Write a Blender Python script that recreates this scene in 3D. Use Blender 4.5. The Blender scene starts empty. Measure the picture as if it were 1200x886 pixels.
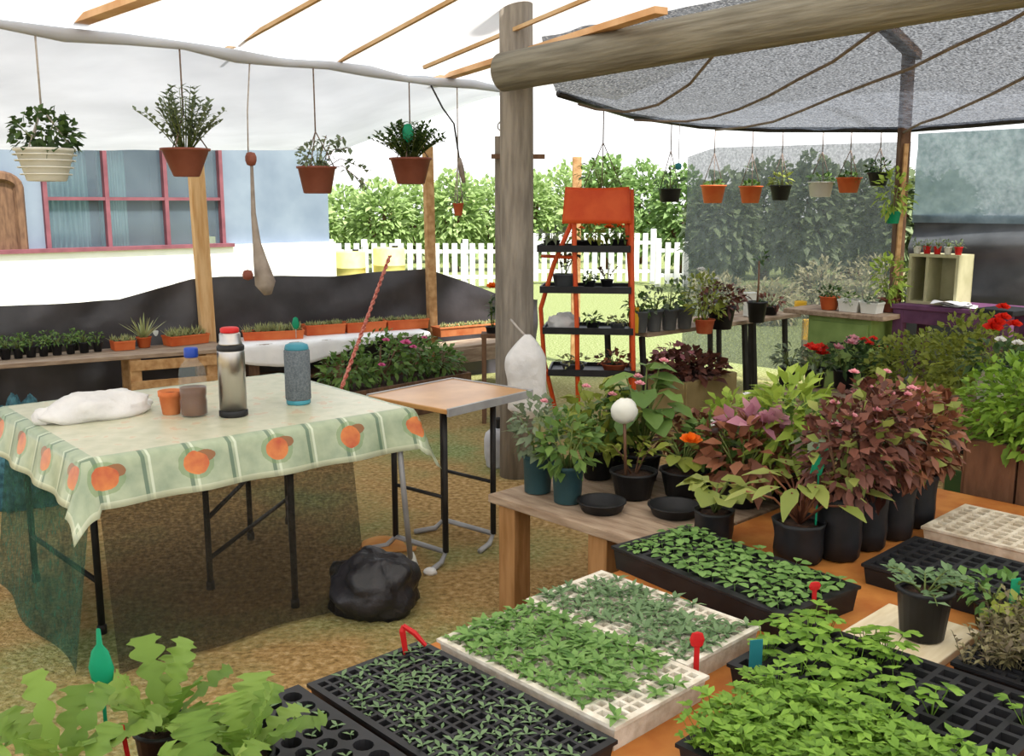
import bpy, math, random
from mathutils import Vector, Matrix, noise

SC = bpy.context.scene
COL = SC.collection
V = Vector
PI = math.pi
UP = V((0, 0, 1))

# ---------------------------------------------------------------- camera geometry
FOC = 1150.0
PITCH = math.atan(205 / 1150)
EYE = 1.57


def ray(x, y):
    u, v = (x - 600) / FOC, -(y - 443) / FOC
    return V((u, math.cos(PITCH) + v * math.sin(PITCH), -math.sin(PITCH) + v * math.cos(PITCH)))


def P(x, y, z):
    d = ray(x, y)
    return V((0, 0, EYE)) + d * ((z - EYE) / d.z)


def PY(x, y, Y):
    d = ray(x, y)
    return V((0, 0, EYE)) + d * (Y / d.y)


ANG = math.radians(43.5)                      # the whole nursery is laid out on this axis
GA = V((math.cos(ANG), math.sin(ANG), 0))
GB = V((math.sin(ANG), -math.cos(ANG), 0))
TABLE_Z = 0.50
ORG = P(510, 750, TABLE_Z + .055)
ORG.z = 0


def G(s, t, z=0.0):
    p = ORG + GA * s + GB * t
    return V((p.x, p.y, z))


# ---------------------------------------------------------------- materials
def lin(h):
    out = []
    for i in (0, 2, 4):
        c = int(h[i:i + 2], 16) / 255
        out.append(c / 12.92 if c <= .04045 else ((c + .055) / 1.055) ** 2.4)
    return (*out, 1)


def mat(name, c, c2=None, scale=12, rough=.75, bump=0, metal=0, translucent=0, clear=0, island=False,
        stretch=None, spec=.3, detail=4, bias=(.35, .65), bumpscale=None):
    """A noise-varied surface: c and c2 are sRGB hex; translucent lets diffuse light through; clear is a see-through share."""
    m = bpy.data.materials.new(name)
    m.use_nodes = True
    nt = m.node_tree
    N, L = nt.nodes, nt.links
    N.clear()
    out = N.new('ShaderNodeOutputMaterial')
    b = N.new('ShaderNodeBsdfPrincipled')
    b.inputs['Roughness'].default_value = rough
    b.inputs['Metallic'].default_value = metal
    b.inputs['Specular IOR Level'].default_value = spec
    b.inputs['Base Color'].default_value = lin(c)
    col = None
    tc = N.new('ShaderNodeTexCoord')
    mp = N.new('ShaderNodeMapping')
    L.new(tc.outputs['Object'], mp.inputs['Vector'])
    if stretch:
        mp.inputs['Scale'].default_value = stretch
    if c2:
        nz = N.new('ShaderNodeTexNoise')
        nz.inputs['Scale'].default_value = scale
        nz.inputs['Detail'].default_value = detail
        L.new(mp.outputs[0], nz.inputs['Vector'])
        rp = N.new('ShaderNodeValToRGB')
        rp.color_ramp.elements[0].color = lin(c)
        rp.color_ramp.elements[1].color = lin(c2)
        if island:
            g = N.new('ShaderNodeNewGeometry')
            mx = N.new('ShaderNodeMath'); mx.operation = 'MULTIPLY_ADD'
            L.new(g.outputs['Random Per Island'], mx.inputs[0])
            mx.inputs[1].default_value = .7
            sc = N.new('ShaderNodeMath'); sc.operation = 'MULTIPLY'
            L.new(nz.outputs['Fac'], sc.inputs[0]); sc.inputs[1].default_value = .3
            L.new(sc.outputs[0], mx.inputs[2])
            L.new(mx.outputs[0], rp.inputs['Fac'])
        else:
            rp.color_ramp.elements[0].position = bias[0]
            rp.color_ramp.elements[1].position = bias[1]
            L.new(nz.outputs['Fac'], rp.inputs['Fac'])
        col = rp.outputs['Color']
        L.new(col, b.inputs['Base Color'])
    if bump:
        n2 = N.new('ShaderNodeTexNoise')
        n2.inputs['Scale'].default_value = bumpscale or scale * 2
        n2.inputs['Detail'].default_value = 5
        L.new(mp.outputs[0], n2.inputs['Vector'])
        bp = N.new('ShaderNodeBump')
        bp.inputs['Strength'].default_value = bump
        bp.inputs['Distance'].default_value = .02
        L.new(n2.outputs['Fac'], bp.inputs['Height'])
        L.new(bp.outputs[0], b.inputs['Normal'])
    sh = b.outputs[0]
    if translucent:
        t = N.new('ShaderNodeBsdfTranslucent')
        t.inputs['Color'].default_value = lin(c2 or c)
        if col:
            L.new(col, t.inputs['Color'])
        mx = N.new('ShaderNodeMixShader')
        mx.inputs[0].default_value = translucent
        L.new(sh, mx.inputs[1]); L.new(t.outputs[0], mx.inputs[2])
        sh = mx.outputs[0]
    if clear:
        t = N.new('ShaderNodeBsdfTransparent')
        mx = N.new('ShaderNodeMixShader')
        mx.inputs[0].default_value = clear
        L.new(sh, mx.inputs[1]); L.new(t.outputs[0], mx.inputs[2])
        sh = mx.outputs[0]
    L.new(sh, out.inputs['Surface'])
    return m


def net_mat(name, c, c2, clear0, clear1, scale=60, translucent=.3):
    """Woven shade net: a share of the surface is open, varying with a fine weave noise."""
    m = mat(name, c, c2, scale=scale * .3, rough=.9, translucent=translucent, clear=.5)
    nt = m.node_tree
    N, L = nt.nodes, nt.links
    mx = [n for n in N if n.type == 'MIX_SHADER'][-1]
    tc = N.new('ShaderNodeTexCoord')
    nz = N.new('ShaderNodeTexNoise')
    nz.inputs['Scale'].default_value = scale
    nz.inputs['Detail'].default_value = 3
    L.new(tc.outputs['Object'], nz.inputs['Vector'])
    mr = N.new('ShaderNodeMapRange')
    mr.inputs['From Min'].default_value = .35
    mr.inputs['From Max'].default_value = .65
    mr.inputs['To Min'].default_value = clear0
    mr.inputs['To Max'].default_value = clear1
    L.new(nz.outputs['Fac'], mr.inputs['Value'])
    for n in N:
        if n.type == 'MIX_SHADER' and n.inputs[2].links and n.inputs[2].links[0].from_node.type == 'BSDF_TRANSPARENT':
            L.new(mr.outputs[0], n.inputs[0])
    return m


M = {}


def defmats():
    leaf = lambda n, a, b, tr=.3, rough=.5: M.__setitem__(n, mat(n, a, b, scale=9, rough=rough, translucent=tr, island=True))
    leaf('leaf_green', '3f5f2a', '7d9a4c')
    leaf('leaf_dark', '2c4526', '59743c')
    leaf('leaf_lime', '7a9430', 'b2c758')
    leaf('leaf_lettuce', '5c7e2c', 'a0be5c', .35)
    leaf('leaf_seed', '4c7632', '8ab062', .3)
    leaf('leaf_seed_bright', '587f28', '92ba48', .3)
    leaf('leaf_seed_grey', '4c6a42', '86a274', .3)
    leaf('leaf_olive', '6d7a2c', 'a0a84a')
    leaf('leaf_bush', '5e8226', '98b944')
    leaf('leaf_purple', '321a17', '8e5a4a', .15)
    leaf('leaf_weed', '5a4a44', '8f8a5c', .2)
    leaf('leaf_red', '52281c', 'a06a4c', .15)
    leaf('leaf_pink', 'a86a80', 'd8a2b0', .25)
    leaf('leaf_begonia', '6e7f34', 'a7ad5e')
    leaf('leaf_succulent', '8b9660', 'bcb982', .15)
    leaf('leaf_grey', '59674c', '93a283')
    leaf('leaf_tree', '84a05a', 'bccf90', .4)
    leaf('leaf_tree_deep', '6c8c4c', '9fb877', .4)
    leaf('leaf_tree_net', '5c6c4a', '8c9872', .3)
    leaf('leaf_dry', 'a09870', 'c8c09a', .3)
    leaf('petal_red', 'c81810', 'f03a20', .2)
    leaf('petal_orange', 'e05a08', 'ff8a20', .2)
    leaf('petal_pink', 'd04a8a', 'f08ab8', .2)
    leaf('petal_rose', 'd98a98', 'efb6bc', .2)
    leaf('petal_white', 'e0e0da', 'f8f8f4', .2)
    leaf('stem', '5a6a34', '7d8a4c', .1)
    leaf('stem_brown', '5a3c2a', '82604a', .05)
    M['soil'] = mat('soil', '2a1d16', '4a3428', scale=60, rough=.95, bump=.6)
    M['terracotta'] = mat('terracotta', 'a94a2a', 'c06a44', scale=10, rough=.85, bump=.1)
    M['terracotta_pale'] = mat('terracotta_pale', 'c46a3c', 'd88a58', scale=10, rough=.85)
    M['plastic_brown'] = mat('plastic_brown', '7a4234', '8d5444', scale=6, rough=.55)
    M['plastic_black'] = mat('plastic_black', '141415', '222225', scale=14, rough=.5, spec=.35)
    M['plastic_teal'] = mat('plastic_teal', '2c4a50', '3a5c62', scale=8, rough=.5)
    M['plastic_white'] = mat('plastic_white', 'd2d2c8', 'e2e2da', scale=6, rough=.5)
    M['plastic_orange'] = mat('plastic_orange', 'c8582a', 'd87440', scale=6, rough=.6)
    M['plastic_grey'] = mat('plastic_grey', '55595c', '6a6e70', scale=8, rough=.5)
    M['foam_white'] = mat('foam_white', 'c9c0ae', 'e4ded0', scale=30, rough=.9, bump=.15)
    M['foam_dirty'] = mat('foam_dirty', 'b7a890', 'e0d6c2', scale=18, rough=.9, bump=.2)
    M['bag_black'] = mat('bag_black', '161518', '262428', scale=14, rough=.42, bump=.5, bumpscale=18, spec=.5)
    M['bag_white'] = mat('bag_white', 'e2e0de', 'f2f0ee', scale=10, rough=.4, bump=.5, bumpscale=22, translucent=.2)
    M['sheeting'] = mat('sheeting', 'eeeceb', 'faf8f6', scale=6, rough=.6, bump=.3, bumpscale=9)
    M['wood_post'] = mat('wood_post', '746d64', '938b80', scale=5, rough=.9, bump=.5, stretch=(6, 6, .8), bumpscale=9)
    M['wood_log'] = mat('wood_log', '7d7466', 'a0978a', scale=5, rough=.9, bump=.5, stretch=(6, 6, .7), bumpscale=9)
    M['wood_log_long'] = mat('wood_log_long', '6c675b', '8e897b', scale=5, rough=.9, bump=.5, stretch=(.6, 6, 6), bumpscale=9)
    M['wood_yellow'] = mat('wood_yellow', 'c49660', 'dcb684', scale=6, rough=.8, bump=.2, stretch=(5, 5, .6))
    M['wood_tan'] = mat('wood_tan', 'a87c4e', 'c8a070', scale=6, rough=.8, bump=.25, stretch=(3, 3, 3))
    M['wood_bench'] = mat('wood_bench', '8a7460', 'ab9680', scale=7, rough=.85, bump=.3, stretch=(1, 5, 5))
    M['wood_leg'] = mat('wood_leg', '8a6238', 'a67c50', scale=7, rough=.8, bump=.2, stretch=(5, 5, .7))
    M['wood_dark'] = mat('wood_dark', '5a4232', '775a44', scale=6, rough=.85, bump=.3, stretch=(4, 4, 1))
    M['wood_brown'] = mat('wood_brown', '644430', '7c5840', scale=6, rough=.85, bump=.3, stretch=(4, 4, 1))
    M['wood_batten'] = mat('wood_batten', 'b89468', 'cfb08a', scale=6, rough=.8)
    M['wood_orange'] = mat('wood_orange', 'd2a070', 'e6bc90', scale=6, rough=.7)
    M['board_orange'] = mat('board_orange', 'a8622a', 'c2803e', scale=9, rough=.7, bump=.15)
    M['board_brown'] = mat('board_brown', 'b07c44', 'c6955c', scale=5, rough=.32, spec=.6)
    M['board_cream'] = mat('board_cream', 'd9c8a4', 'ecdfc2', scale=7, rough=.8, stretch=(1, 6, 1))
    M['crate_tan'] = mat('crate_tan', '8c7a50', 'a08e62', scale=6, rough=.9, bump=.2)
    M['steel'] = mat('steel', 'a8a4a0', 'bcb8b4', scale=10, rough=.28, metal=1, stretch=(1, 1, .1))
    M['steel_dark'] = mat('steel_dark', '2c2a2a', '3c3a39', scale=8, rough=.5, metal=.4)
    M['metal_grey'] = mat('metal_grey', '9a9a9c', 'b0b0b2', scale=8, rough=.5, metal=.3)
    M['cylinder_grey'] = mat('cylinder_grey', 'a2a2a6', 'c0c0c4', scale=8, rough=.45)
    M['orange_paint'] = mat('orange_paint', 'cf4a1e', 'de5e2c', scale=8, rough=.5)
    M['speaker_cloth'] = mat('speaker_cloth', '5c646b', '767e84', scale=120, rough=.9, bump=.4)
    M['blue_plastic'] = mat('blue_plastic', '3a8496', '4c9aac', scale=6, rough=.4)
    M['blue_cap'] = mat('blue_cap', '1f3f9a', '2a52b8', scale=6, rough=.4)
    M['red_plastic'] = mat('red_plastic', 'b8181c', 'cc2a28', scale=6, rough=.45)
    M['green_tag'] = mat('green_tag', '12946a', '20a87c', scale=6, rough=.45, translucent=.2)
    M['teal_net'] = mat('teal_net', '2a4c56', '4c7c86', scale=30, rough=.8, bump=.6)
    M['teal_tag'] = mat('teal_tag', '1f6a70', '2f7f86', scale=6, rough=.45)
    M['yellow_pale'] = mat('yellow_pale', 'd8c878', 'e6d890', scale=6, rough=.7)
    M['yellow_paint'] = mat('yellow_paint', 'e0a81c', 'f0c034', scale=6, rough=.5)
    M['green_paint'] = mat('green_paint', '748e4c', '88a25e', scale=7, rough=.7, bump=.1)
    M['purple_paint'] = mat('purple_paint', '54304e', '6c4464', scale=7, rough=.6)
    M['cream_paint'] = mat('cream_paint', 'a6a27c', 'b8b48e', scale=7, rough=.7)
    M['bottle_clear'] = mat('bottle_clear', 'b8c8cc', 'ccd8da', rough=.1, clear=.9, spec=.6)
    M['brown_liquid'] = mat('brown_liquid', '5e3820', '744a2c', scale=5, rough=.3)
    M['cord'] = mat('cord', '6a5a50', '8a7a70', scale=40, rough=.9)
    M['batten_grey'] = mat('batten_grey', '7c6c60', '94857a', scale=8, rough=.9)
    M['cord_light'] = mat('cord_light', 'a8a09a', 'c0b8b0', scale=40, rough=.9)
    M['cord_red'] = mat('cord_red', 'b0584a', 'cf8a7a', scale=60, rough=.9, bias=(.45, .55))
    M['gourd'] = mat('gourd', '8a7e74', 'a89c90', scale=12, rough=.85, bump=.2)
    M['card'] = mat('card', 'c08040', 'd09858', scale=10, rough=.9)
    M['paper'] = mat('paper', 'dcdcdc', 'eeeeee', scale=8, rough=.8)
    # sheets and nets of the shelter
    M['sheet_white'] = mat('sheet_white', 'e6e4e2', 'f6f4f2', scale=1.2, rough=.6, translucent=.42, bump=.2, bumpscale=2.5)
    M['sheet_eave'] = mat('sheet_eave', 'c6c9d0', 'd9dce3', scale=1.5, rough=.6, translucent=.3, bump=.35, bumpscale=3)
    M['plastic_skirt'] = mat('plastic_skirt', '353234', '4a4648', scale=3, rough=.38, bump=.5, bumpscale=3.5, spec=.5)
    M['tarpaulin'] = mat('tarpaulin', '3e4042', '5c5f62', scale=3, rough=.4, bump=.5, bumpscale=3.5, spec=.5)
    M['net_roof'] = net_mat('net_roof', '3a3d44', '5e636c', .03, .30, scale=75, translucent=.45)
    M['net_wall'] = net_mat('net_wall', '565c5e', '6a7172', .2, .36, scale=55, translucent=.4)
    M['net_cloth'] = net_mat('net_cloth', '76898f', '8ea0a6', .02, .1, scale=30, translucent=.55)
    M['net_table'] = net_mat('net_table', '24211b', '353128', .28, .5, scale=70, translucent=.2)
    M['net_green'] = net_mat('net_green', '1e4030', '34604a', .15, .4, scale=40, translucent=.3)
    # outside
    M['house_wall'] = mat('house_wall', '717e8e', '84909e', scale=1.5, rough=.9)
    M['house_white'] = mat('house_white', 'e8e6e2', 'f4f2ee', scale=2, rough=.9)
    M['house_red'] = mat('house_red', '70424a', '845058', scale=6, rough=.7)
    M['glass'] = mat('glass', '5c6c78', '73838e', scale=2, rough=.08, clear=.6, spec=.8)
    M['curtain_teal'] = mat('curtain_teal', '6fa09e', '9ac4c0', scale=5, rough=.9, stretch=(6, 6, .5))  # teal window reflection put into a colour
    M['interior_dark'] = mat('interior_dark', '3a444c', '55606a', scale=2, rough=.9)
    M['fence_white'] = mat('fence_white', 'e2e2e0', 'f0f0ee', scale=5, rough=.7)


def ground_mat():
    m = bpy.data.materials.new('ground')
    m.use_nodes = True
    nt = m.node_tree
    N, L = nt.nodes, nt.links
    b = N['Principled BSDF']
    b.inputs['Roughness'].default_value = .95
    b.inputs['Specular IOR Level'].default_value = .1
    tc = N.new('ShaderNodeTexCoord')

    def noise_ramp(scale, stops, detail=6):
        nz = N.new('ShaderNodeTexNoise')
        nz.inputs['Scale'].default_value = scale
        nz.inputs['Detail'].default_value = detail
        L.new(tc.outputs['Object'], nz.inputs['Vector'])
        r = N.new('ShaderNodeValToRGB')
        e = r.color_ramp.elements
        while len(e) < len(stops):
            e.new(.5)
        for k, (p, c) in enumerate(stops):
            e[k].position = p
            e[k].color = lin(c)
        L.new(nz.outputs['Fac'], r.inputs['Fac'])
        return nz, r
    _, dry = noise_ramp(38, [(.3, '80663f'), (.5, 'aa8a58'), (.7, 'c8aa7c')])
    _, grass = noise_ramp(46, [(.3, '5e6638'), (.5, '87905a'), (.7, 'aeb488')])
    nz, mask = noise_ramp(1.1, [(.47, '000000'), (.66, 'ffffff')], 5)
    # the lawn outside the shelter is greener
    g = N.new('ShaderNodeSeparateXYZ')
    L.new(tc.outputs['Object'], g.inputs[0])
    mr = N.new('ShaderNodeMapRange')
    mr.inputs['From Min'].default_value = 6.5
    mr.inputs['From Max'].default_value = 9.5
    L.new(g.outputs['Y'], mr.inputs['Value'])
    ad = N.new('ShaderNodeMath'); ad.operation = 'MAXIMUM'
    L.new(mask.outputs['Color'], ad.inputs[0]); L.new(mr.outputs[0], ad.inputs[1])
    mx = N.new('ShaderNodeMix'); mx.data_type = 'RGBA'
    L.new(ad.outputs[0], mx.inputs['Factor'])
    L.new(dry.outputs['Color'], mx.inputs['A']); L.new(grass.outputs['Color'], mx.inputs['B'])
    L.new(mx.outputs['Result'], b.inputs['Base Color'])
    n2 = N.new('ShaderNodeTexNoise'); n2.inputs['Scale'].default_value = 60; n2.inputs['Detail'].default_value = 6
    L.new(tc.outputs['Object'], n2.inputs['Vector'])
    bp = N.new('ShaderNodeBump'); bp.inputs['Strength'].default_value = .8; bp.inputs['Distance'].default_value = .03
    L.new(n2.outputs['Fac'], bp.inputs['Height']); L.new(bp.outputs[0], b.inputs['Normal'])
    return m


def cloth_mat():
    """Oilcloth: pale green with darker green bands and a row of orange fruit, laid out in metres on the UV map."""
    m = bpy.data.materials.new('oilcloth')
    m.use_nodes = True
    nt = m.node_tree
    N, L = nt.nodes, nt.links
    b = N['Principled BSDF']
    b.inputs['Roughness'].default_value = .3
    b.inputs['Specular IOR Level'].default_value = .5
    uv = N.new('ShaderNodeUVMap')
    sp = N.new('ShaderNodeSeparateXYZ')
    L.new(uv.outputs[0], sp.inputs[0])

    def math_(op, a, b_=None, c=None):
        n = N.new('ShaderNodeMath'); n.operation = op
        for i, v in enumerate((a, b_, c)):
            if v is None:
                continue
            if isinstance(v, (int, float)):
                n.inputs[i].default_value = v
            else:
                L.new(v, n.inputs[i])
        return n.outputs[0]

    def mix(f, a, c):
        n = N.new('ShaderNodeMix'); n.data_type = 'RGBA'
        L.new(f, n.inputs['Factor'])
        for k, v in (('A', a), ('B', c)):
            if isinstance(v, str):
                n.inputs[k].default_value = lin(v)
            else:
                L.new(v, n.inputs[k])
        return n.outputs['Result']
    nz = N.new('ShaderNodeTexNoise'); nz.inputs['Scale'].default_value = 14; nz.inputs['Detail'].default_value = 4
    L.new(uv.outputs[0], nz.inputs['Vector'])
    U, W = sp.outputs['X'], sp.outputs['Y']
    # W: distance in from the hem; the hem strip carries the border print
    border = math_('LESS_THAN', W, .185)
    base = mix(math_('MULTIPLY_ADD', nz.outputs['Fac'], 1.6, -.3), 'b2b496', 'd8d4bc')
    blotch = math_('GREATER_THAN', nz.outputs['Fac'], .62)
    base = mix(math_('MULTIPLY', blotch, .55), base, 'c9a47e')
    gr = mix(math_('MULTIPLY_ADD', nz.outputs['Fac'], 1.8, -.4), '84957a', 'b6c0a0')
    fu = math_('FRACT', math_('DIVIDE', U, .31))
    band = math_('LESS_THAN', math_('ABSOLUTE', math_('SUBTRACT', math_('FRACT', math_('MULTIPLY', fu, 2)), .1)), .045)
    gr = mix(math_('MULTIPLY', band, .85), gr, '566f58')
    band2 = math_('LESS_THAN', math_('ABSOLUTE', math_('SUBTRACT', math_('FRACT', math_('MULTIPLY', fu, 2)), .24)), .03)
    gr = mix(math_('MULTIPLY', band2, .8), gr, 'd4dcc4')
    # fruit
    du = math_('MULTIPLY', math_('SUBTRACT', fu, .62), .31)
    dw = math_('SUBTRACT', W, .095)
    nz2 = math_('MULTIPLY_ADD', nz.outputs['Fac'], .03, -.015)
    r1 = math_('ADD', math_('SQRT', math_('ADD', math_('MULTIPLY', du, du), math_('MULTIPLY', math_('MULTIPLY', dw, dw), 1.3))), nz2)
    du2 = math_('SUBTRACT', du, .035)
    dw2 = math_('SUBTRACT', dw, .022)
    r2 = math_('ADD', math_('SQRT', math_('ADD', math_('MULTIPLY', du2, du2), math_('MULTIPLY', math_('MULTIPLY', dw2, dw2), 3))), nz2)
    halo = math_('LESS_THAN', r1, .062)
    gr = mix(math_('MULTIPLY', halo, .55), gr, '6e8a54')
    gr = mix(math_('LESS_THAN', r2, .034), gr, '8a5a30')
    gr = mix(math_('LESS_THAN', r1, .044), gr, mix(math_('MULTIPLY_ADD', nz.outputs['Fac'], 2.4, -.7), 'b2481c', 'de8a3c'))
    hem = math_('LESS_THAN', W, .022)
    gr = mix(math_('MULTIPLY', hem, .6), gr, 'd8dcc0')
    L.new(mix(border, base, gr), b.inputs['Base Color'])
    return m


# ---------------------------------------------------------------- mesh building
class MB:
    def __init__(self):
        self.v, self.f = [], []

    def add(self, vs, fs):
        o = len(self.v)
        self.v.extend(vs)
        self.f.extend(tuple(o + i for i in f) for f in fs)

    def box(self, c, s, rot=None):
        c = V(c)
        h = V(s) / 2
        pts = [V((x * h.x, y * h.y, z * h.z)) for x in (-1, 1) for y in (-1, 1) for z in (-1, 1)]
        if rot is not None:
            pts = [rot @ p for p in pts]
        self.add([c + p for p in pts], [(0, 1, 3, 2), (4, 6, 7, 5), (0, 4, 5, 1), (2, 3, 7, 6), (0, 2, 6, 4), (1, 5, 7, 3)])
        return self

    def bar(self, a, b, w, h, up=UP):
        """A squared bar from a to b."""
        a, b = V(a), V(b)
        d = (b - a).normalized()
        s = d.cross(up)
        if s.length < 1e-4:
            s = V((1, 0, 0))
        s.normalize()
        n = s.cross(d)
        pts = []
        for p in (a, b):
            for i, j in ((-1, -1), (1, -1), (1, 1), (-1, 1)):
                pts.append(p + s * (i * w / 2) + n * (j * h / 2))
        self.add(pts, [(0, 3, 2, 1), (4, 5, 6, 7), (0, 1, 5, 4), (1, 2, 6, 5), (2, 3, 7, 6), (3, 0, 4, 7)])
        return self

    def tube(self, pts, r, n=8, cap=True):
        pts = [V(p) for p in pts]
        rs = r if isinstance(r, (list, tuple)) else [r] * len(pts)
        rings = []
        prev = None
        for i, p in enumerate(pts):
            d = (pts[min(i + 1, len(pts) - 1)] - pts[max(i - 1, 0)]).normalized()
            if prev is None:
                s = d.orthogonal().normalized()
            else:
                s = prev - d * prev.dot(d)
                s = s.normalized() if s.length > 1e-5 else d.orthogonal().normalized()
            prev = s
            t = d.cross(s)
            rings.append([p + (s * math.cos(2 * PI * k / n) + t * math.sin(2 * PI * k / n)) * rs[i] for k in range(n)])
        vs = [q for ring in rings for q in ring]
        fs = []
        for i in range(len(pts) - 1):
            for k in range(n):
                k2 = (k + 1) % n
                fs.append((i * n + k, i * n + k2, (i + 1) * n + k2, (i + 1) * n + k))
        if cap:
            fs.append(tuple(reversed(range(n))))
            fs.append(tuple(range((len(pts) - 1) * n, len(pts) * n)))
        self.add(vs, fs)
        return self

    def lathe(self, prof, n=20, c=(0, 0, 0), wob=0, rng=None, squash=1):
        c = V(c)
        vs, fs = [], []
        for (r, z) in prof:
            for k in range(n):
                a = 2 * PI * k / n
                w = 1 + (wob * noise.noise(V((math.cos(a) * 2, math.sin(a) * 2, z * 9 + c.x * 3))) if wob else 0)
                vs.append(c + V((math.cos(a) * r * w, math.sin(a) * r * w * squash, z)))
        m = len(prof)
        for i in range(m - 1):
            for k in range(n):
                k2 = (k + 1) % n
                fs.append((i * n + k, i * n + k2, (i + 1) * n + k2, (i + 1) * n + k))
        if prof[0][0] > 1e-5:
            fs.append(tuple(reversed(range(n))))
        if prof[-1][0] > 1e-5:
            fs.append(tuple(range((m - 1) * n, m * n)))
        self.add(vs, fs)
        return self

    def grid(self, fn, nu, nv):
        vs = [V(fn(i / nu, j / nv)) for j in range(nv + 1) for i in range(nu + 1)]
        w = nu + 1
        self.add(vs, [(j * w + i, j * w + i + 1, (j + 1) * w + i + 1, (j + 1) * w + i) for j in range(nv) for i in range(nu)])
        return self

    def leaf(self, p, d, n, L, W, seg=3, droop=.2, shape='oval', fold=.2, rng=None):
        p, d = V(p), V(d).normalized()
        s = d.cross(V(n))
        if s.length < 1e-4:
            s = d.orthogonal()
        s.normalize()
        n = s.cross(d)
        vs, fs = [], []
        for i in range(seg + 1):
            t = i / seg
            if shape == 'oval':
                w = math.sin(PI * min(.97, max(.06, t)) ** .85)
            elif shape == 'blade':
                w = (1 - t) ** .7 * .9 + .03
            elif shape == 'round':
                w = math.sqrt(max(.02, 1 - (2 * t - 1) ** 2))
            elif shape == 'lobed':
                w = (.16 + .84 * t ** .8) * (.34 + .72 * abs(math.sin(t * 14.2 + .5))) * (1 if t < .95 else .6)
            else:
                w = math.sin(PI * min(.95, max(.08, t)))
            w *= W / 2
            c = p + d * (L * t) - UP * (droop * L * t * t)
            k = 0 if rng is None else rng.uniform(-.25, .25) * w
            vs += [c - s * w + n * (fold * w + k), c, c + s * w + n * (fold * w - k)]
        for i in range(seg):
            a = i * 3
            fs += [(a, a + 1, a + 4, a + 3), (a + 1, a + 2, a + 5, a + 4)]
        self.add(vs, fs)
        return self

    def blob(self, r, seed=0, amp=.2, freq=2.0, n=22, flat=-.75, c=(0, 0, 0)):
        c = V(c)
        vs, fs = [], []
        m = n // 2
        for i in range(m + 1):
            th = PI * i / m
            for k in range(n):
                a = 2 * PI * k / n
                d = V((math.sin(th) * math.cos(a), math.sin(th) * math.sin(a), math.cos(th)))
                q = 1 + amp * noise.noise(d * freq + V((seed, 0, 0))) + amp * .5 * abs(noise.noise(d * freq * 2.6 + V((0, seed, 0))))
                z = max(d.z * q, flat)
                vs.append(c + V((d.x * q * r[0], d.y * q * r[1], (z - flat) * r[2])))
        for i in range(m):
            for k in range(n):
                k2 = (k + 1) % n
                fs.append((i * n + k, (i + 1) * n + k, (i + 1) * n + k2, i * n + k2))
        self.add(vs, fs)
        return self

    def mesh(self, name, m, smooth=True):
        me = bpy.data.meshes.new(name)
        me.from_pydata([tuple(v) for v in self.v], [], self.f)
        me.materials.append(m)
        if smooth:
            me.polygons.foreach_set('use_smooth', [True] * len(me.polygons))
        me.update()
        return me

    def build(self, name, m, parent=None, smooth=False, bevel=0, label=None):
        o = bpy.data.objects.new(name, self.mesh(name, M[m] if isinstance(m, str) else m, smooth))
        COL.objects.link(o)
        o.parent = parent
        if bevel:
            bv = o.modifiers.new('edge', 'BEVEL')
            bv.width = bevel
            bv.segments = 2
            bv.limit_method = 'ANGLE'
        if label:
            o['label'] = label
        return o


def tag(o, label, cat, group=None):
    o['label'] = label
    o['category'] = cat
    if group:
        o['group'] = group
    return o


def thing(name, label, cat, loc=(0, 0, 0), rz=0, group=None):
    o = bpy.data.objects.new(name, None)
    COL.objects.link(o)
    o.empty_display_size = .05
    o.location = loc
    o.rotation_euler = (0, 0, rz)
    return tag(o, label, cat, group)


def struct(o):
    o['kind'] = 'structure'
    return o


def dup(root, loc, rz, label, group=None, scale=1):
    r = root.copy()
    COL.objects.link(r)
    r.location = loc
    r.rotation_euler = (0, 0, rz)
    r.scale = (scale,) * 3
    r['label'] = label
    if group:
        r['group'] = group
    for ch in list(root.children):
        c = ch.copy()
        COL.objects.link(c)
        c.parent = r
        for g in ch.children:
            e = g.copy()
            COL.objects.link(e)
            e.parent = c
    return r


# ---------------------------------------------------------------- plants and pots
def rdir(rng, zmin=-.2):
    while True:
        d = V((rng.uniform(-1, 1), rng.uniform(-1, 1), rng.uniform(zmin, 1)))
        if .05 < d.length < 1:
            return d.normalized()


def bush(mb, rng, c, r, n, L, W, shape='oval', droop=.25, seg=2, zmin=-.25, inner=.45):
    """Leaves filling an ellipsoid, thickest at its skin."""
    c = V(c)
    for _ in range(n):
        d = rdir(rng, zmin)
        k = inner + (1 - inner) * rng.random() ** .6
        p = c + V((d.x * r[0], d.y * r[1], d.z * r[2])) * k
        o = (d + rdir(rng, -1) * .8 + V((0, 0, .15))).normalized()
        nn = (UP + d * .6 + rdir(rng, -1) * .5).normalized()
        f = rng.uniform(.7, 1.25)
        mb.leaf(p, o, nn, L * f, W * f, seg, droop, shape)


def stems(mb, rng, z0, r, h, n, rad=.004, spread=1.0):
    tips = []
    for i in range(n):
        a = 2 * PI * (i + rng.random()) / n
        k = rng.uniform(.4, 1) * spread
        t = V((math.cos(a) * r * k, math.sin(a) * r * k, z0 + h * rng.uniform(.7, 1)))
        b = V((math.cos(a) * r * .12, math.sin(a) * r * .12, z0))
        m = (b + t) / 2 + V((0, 0, h * .12))
        mb.tube([b, m, t], [rad, rad * .8, rad * .5], 5)
        tips.append(t)
    return tips


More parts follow.
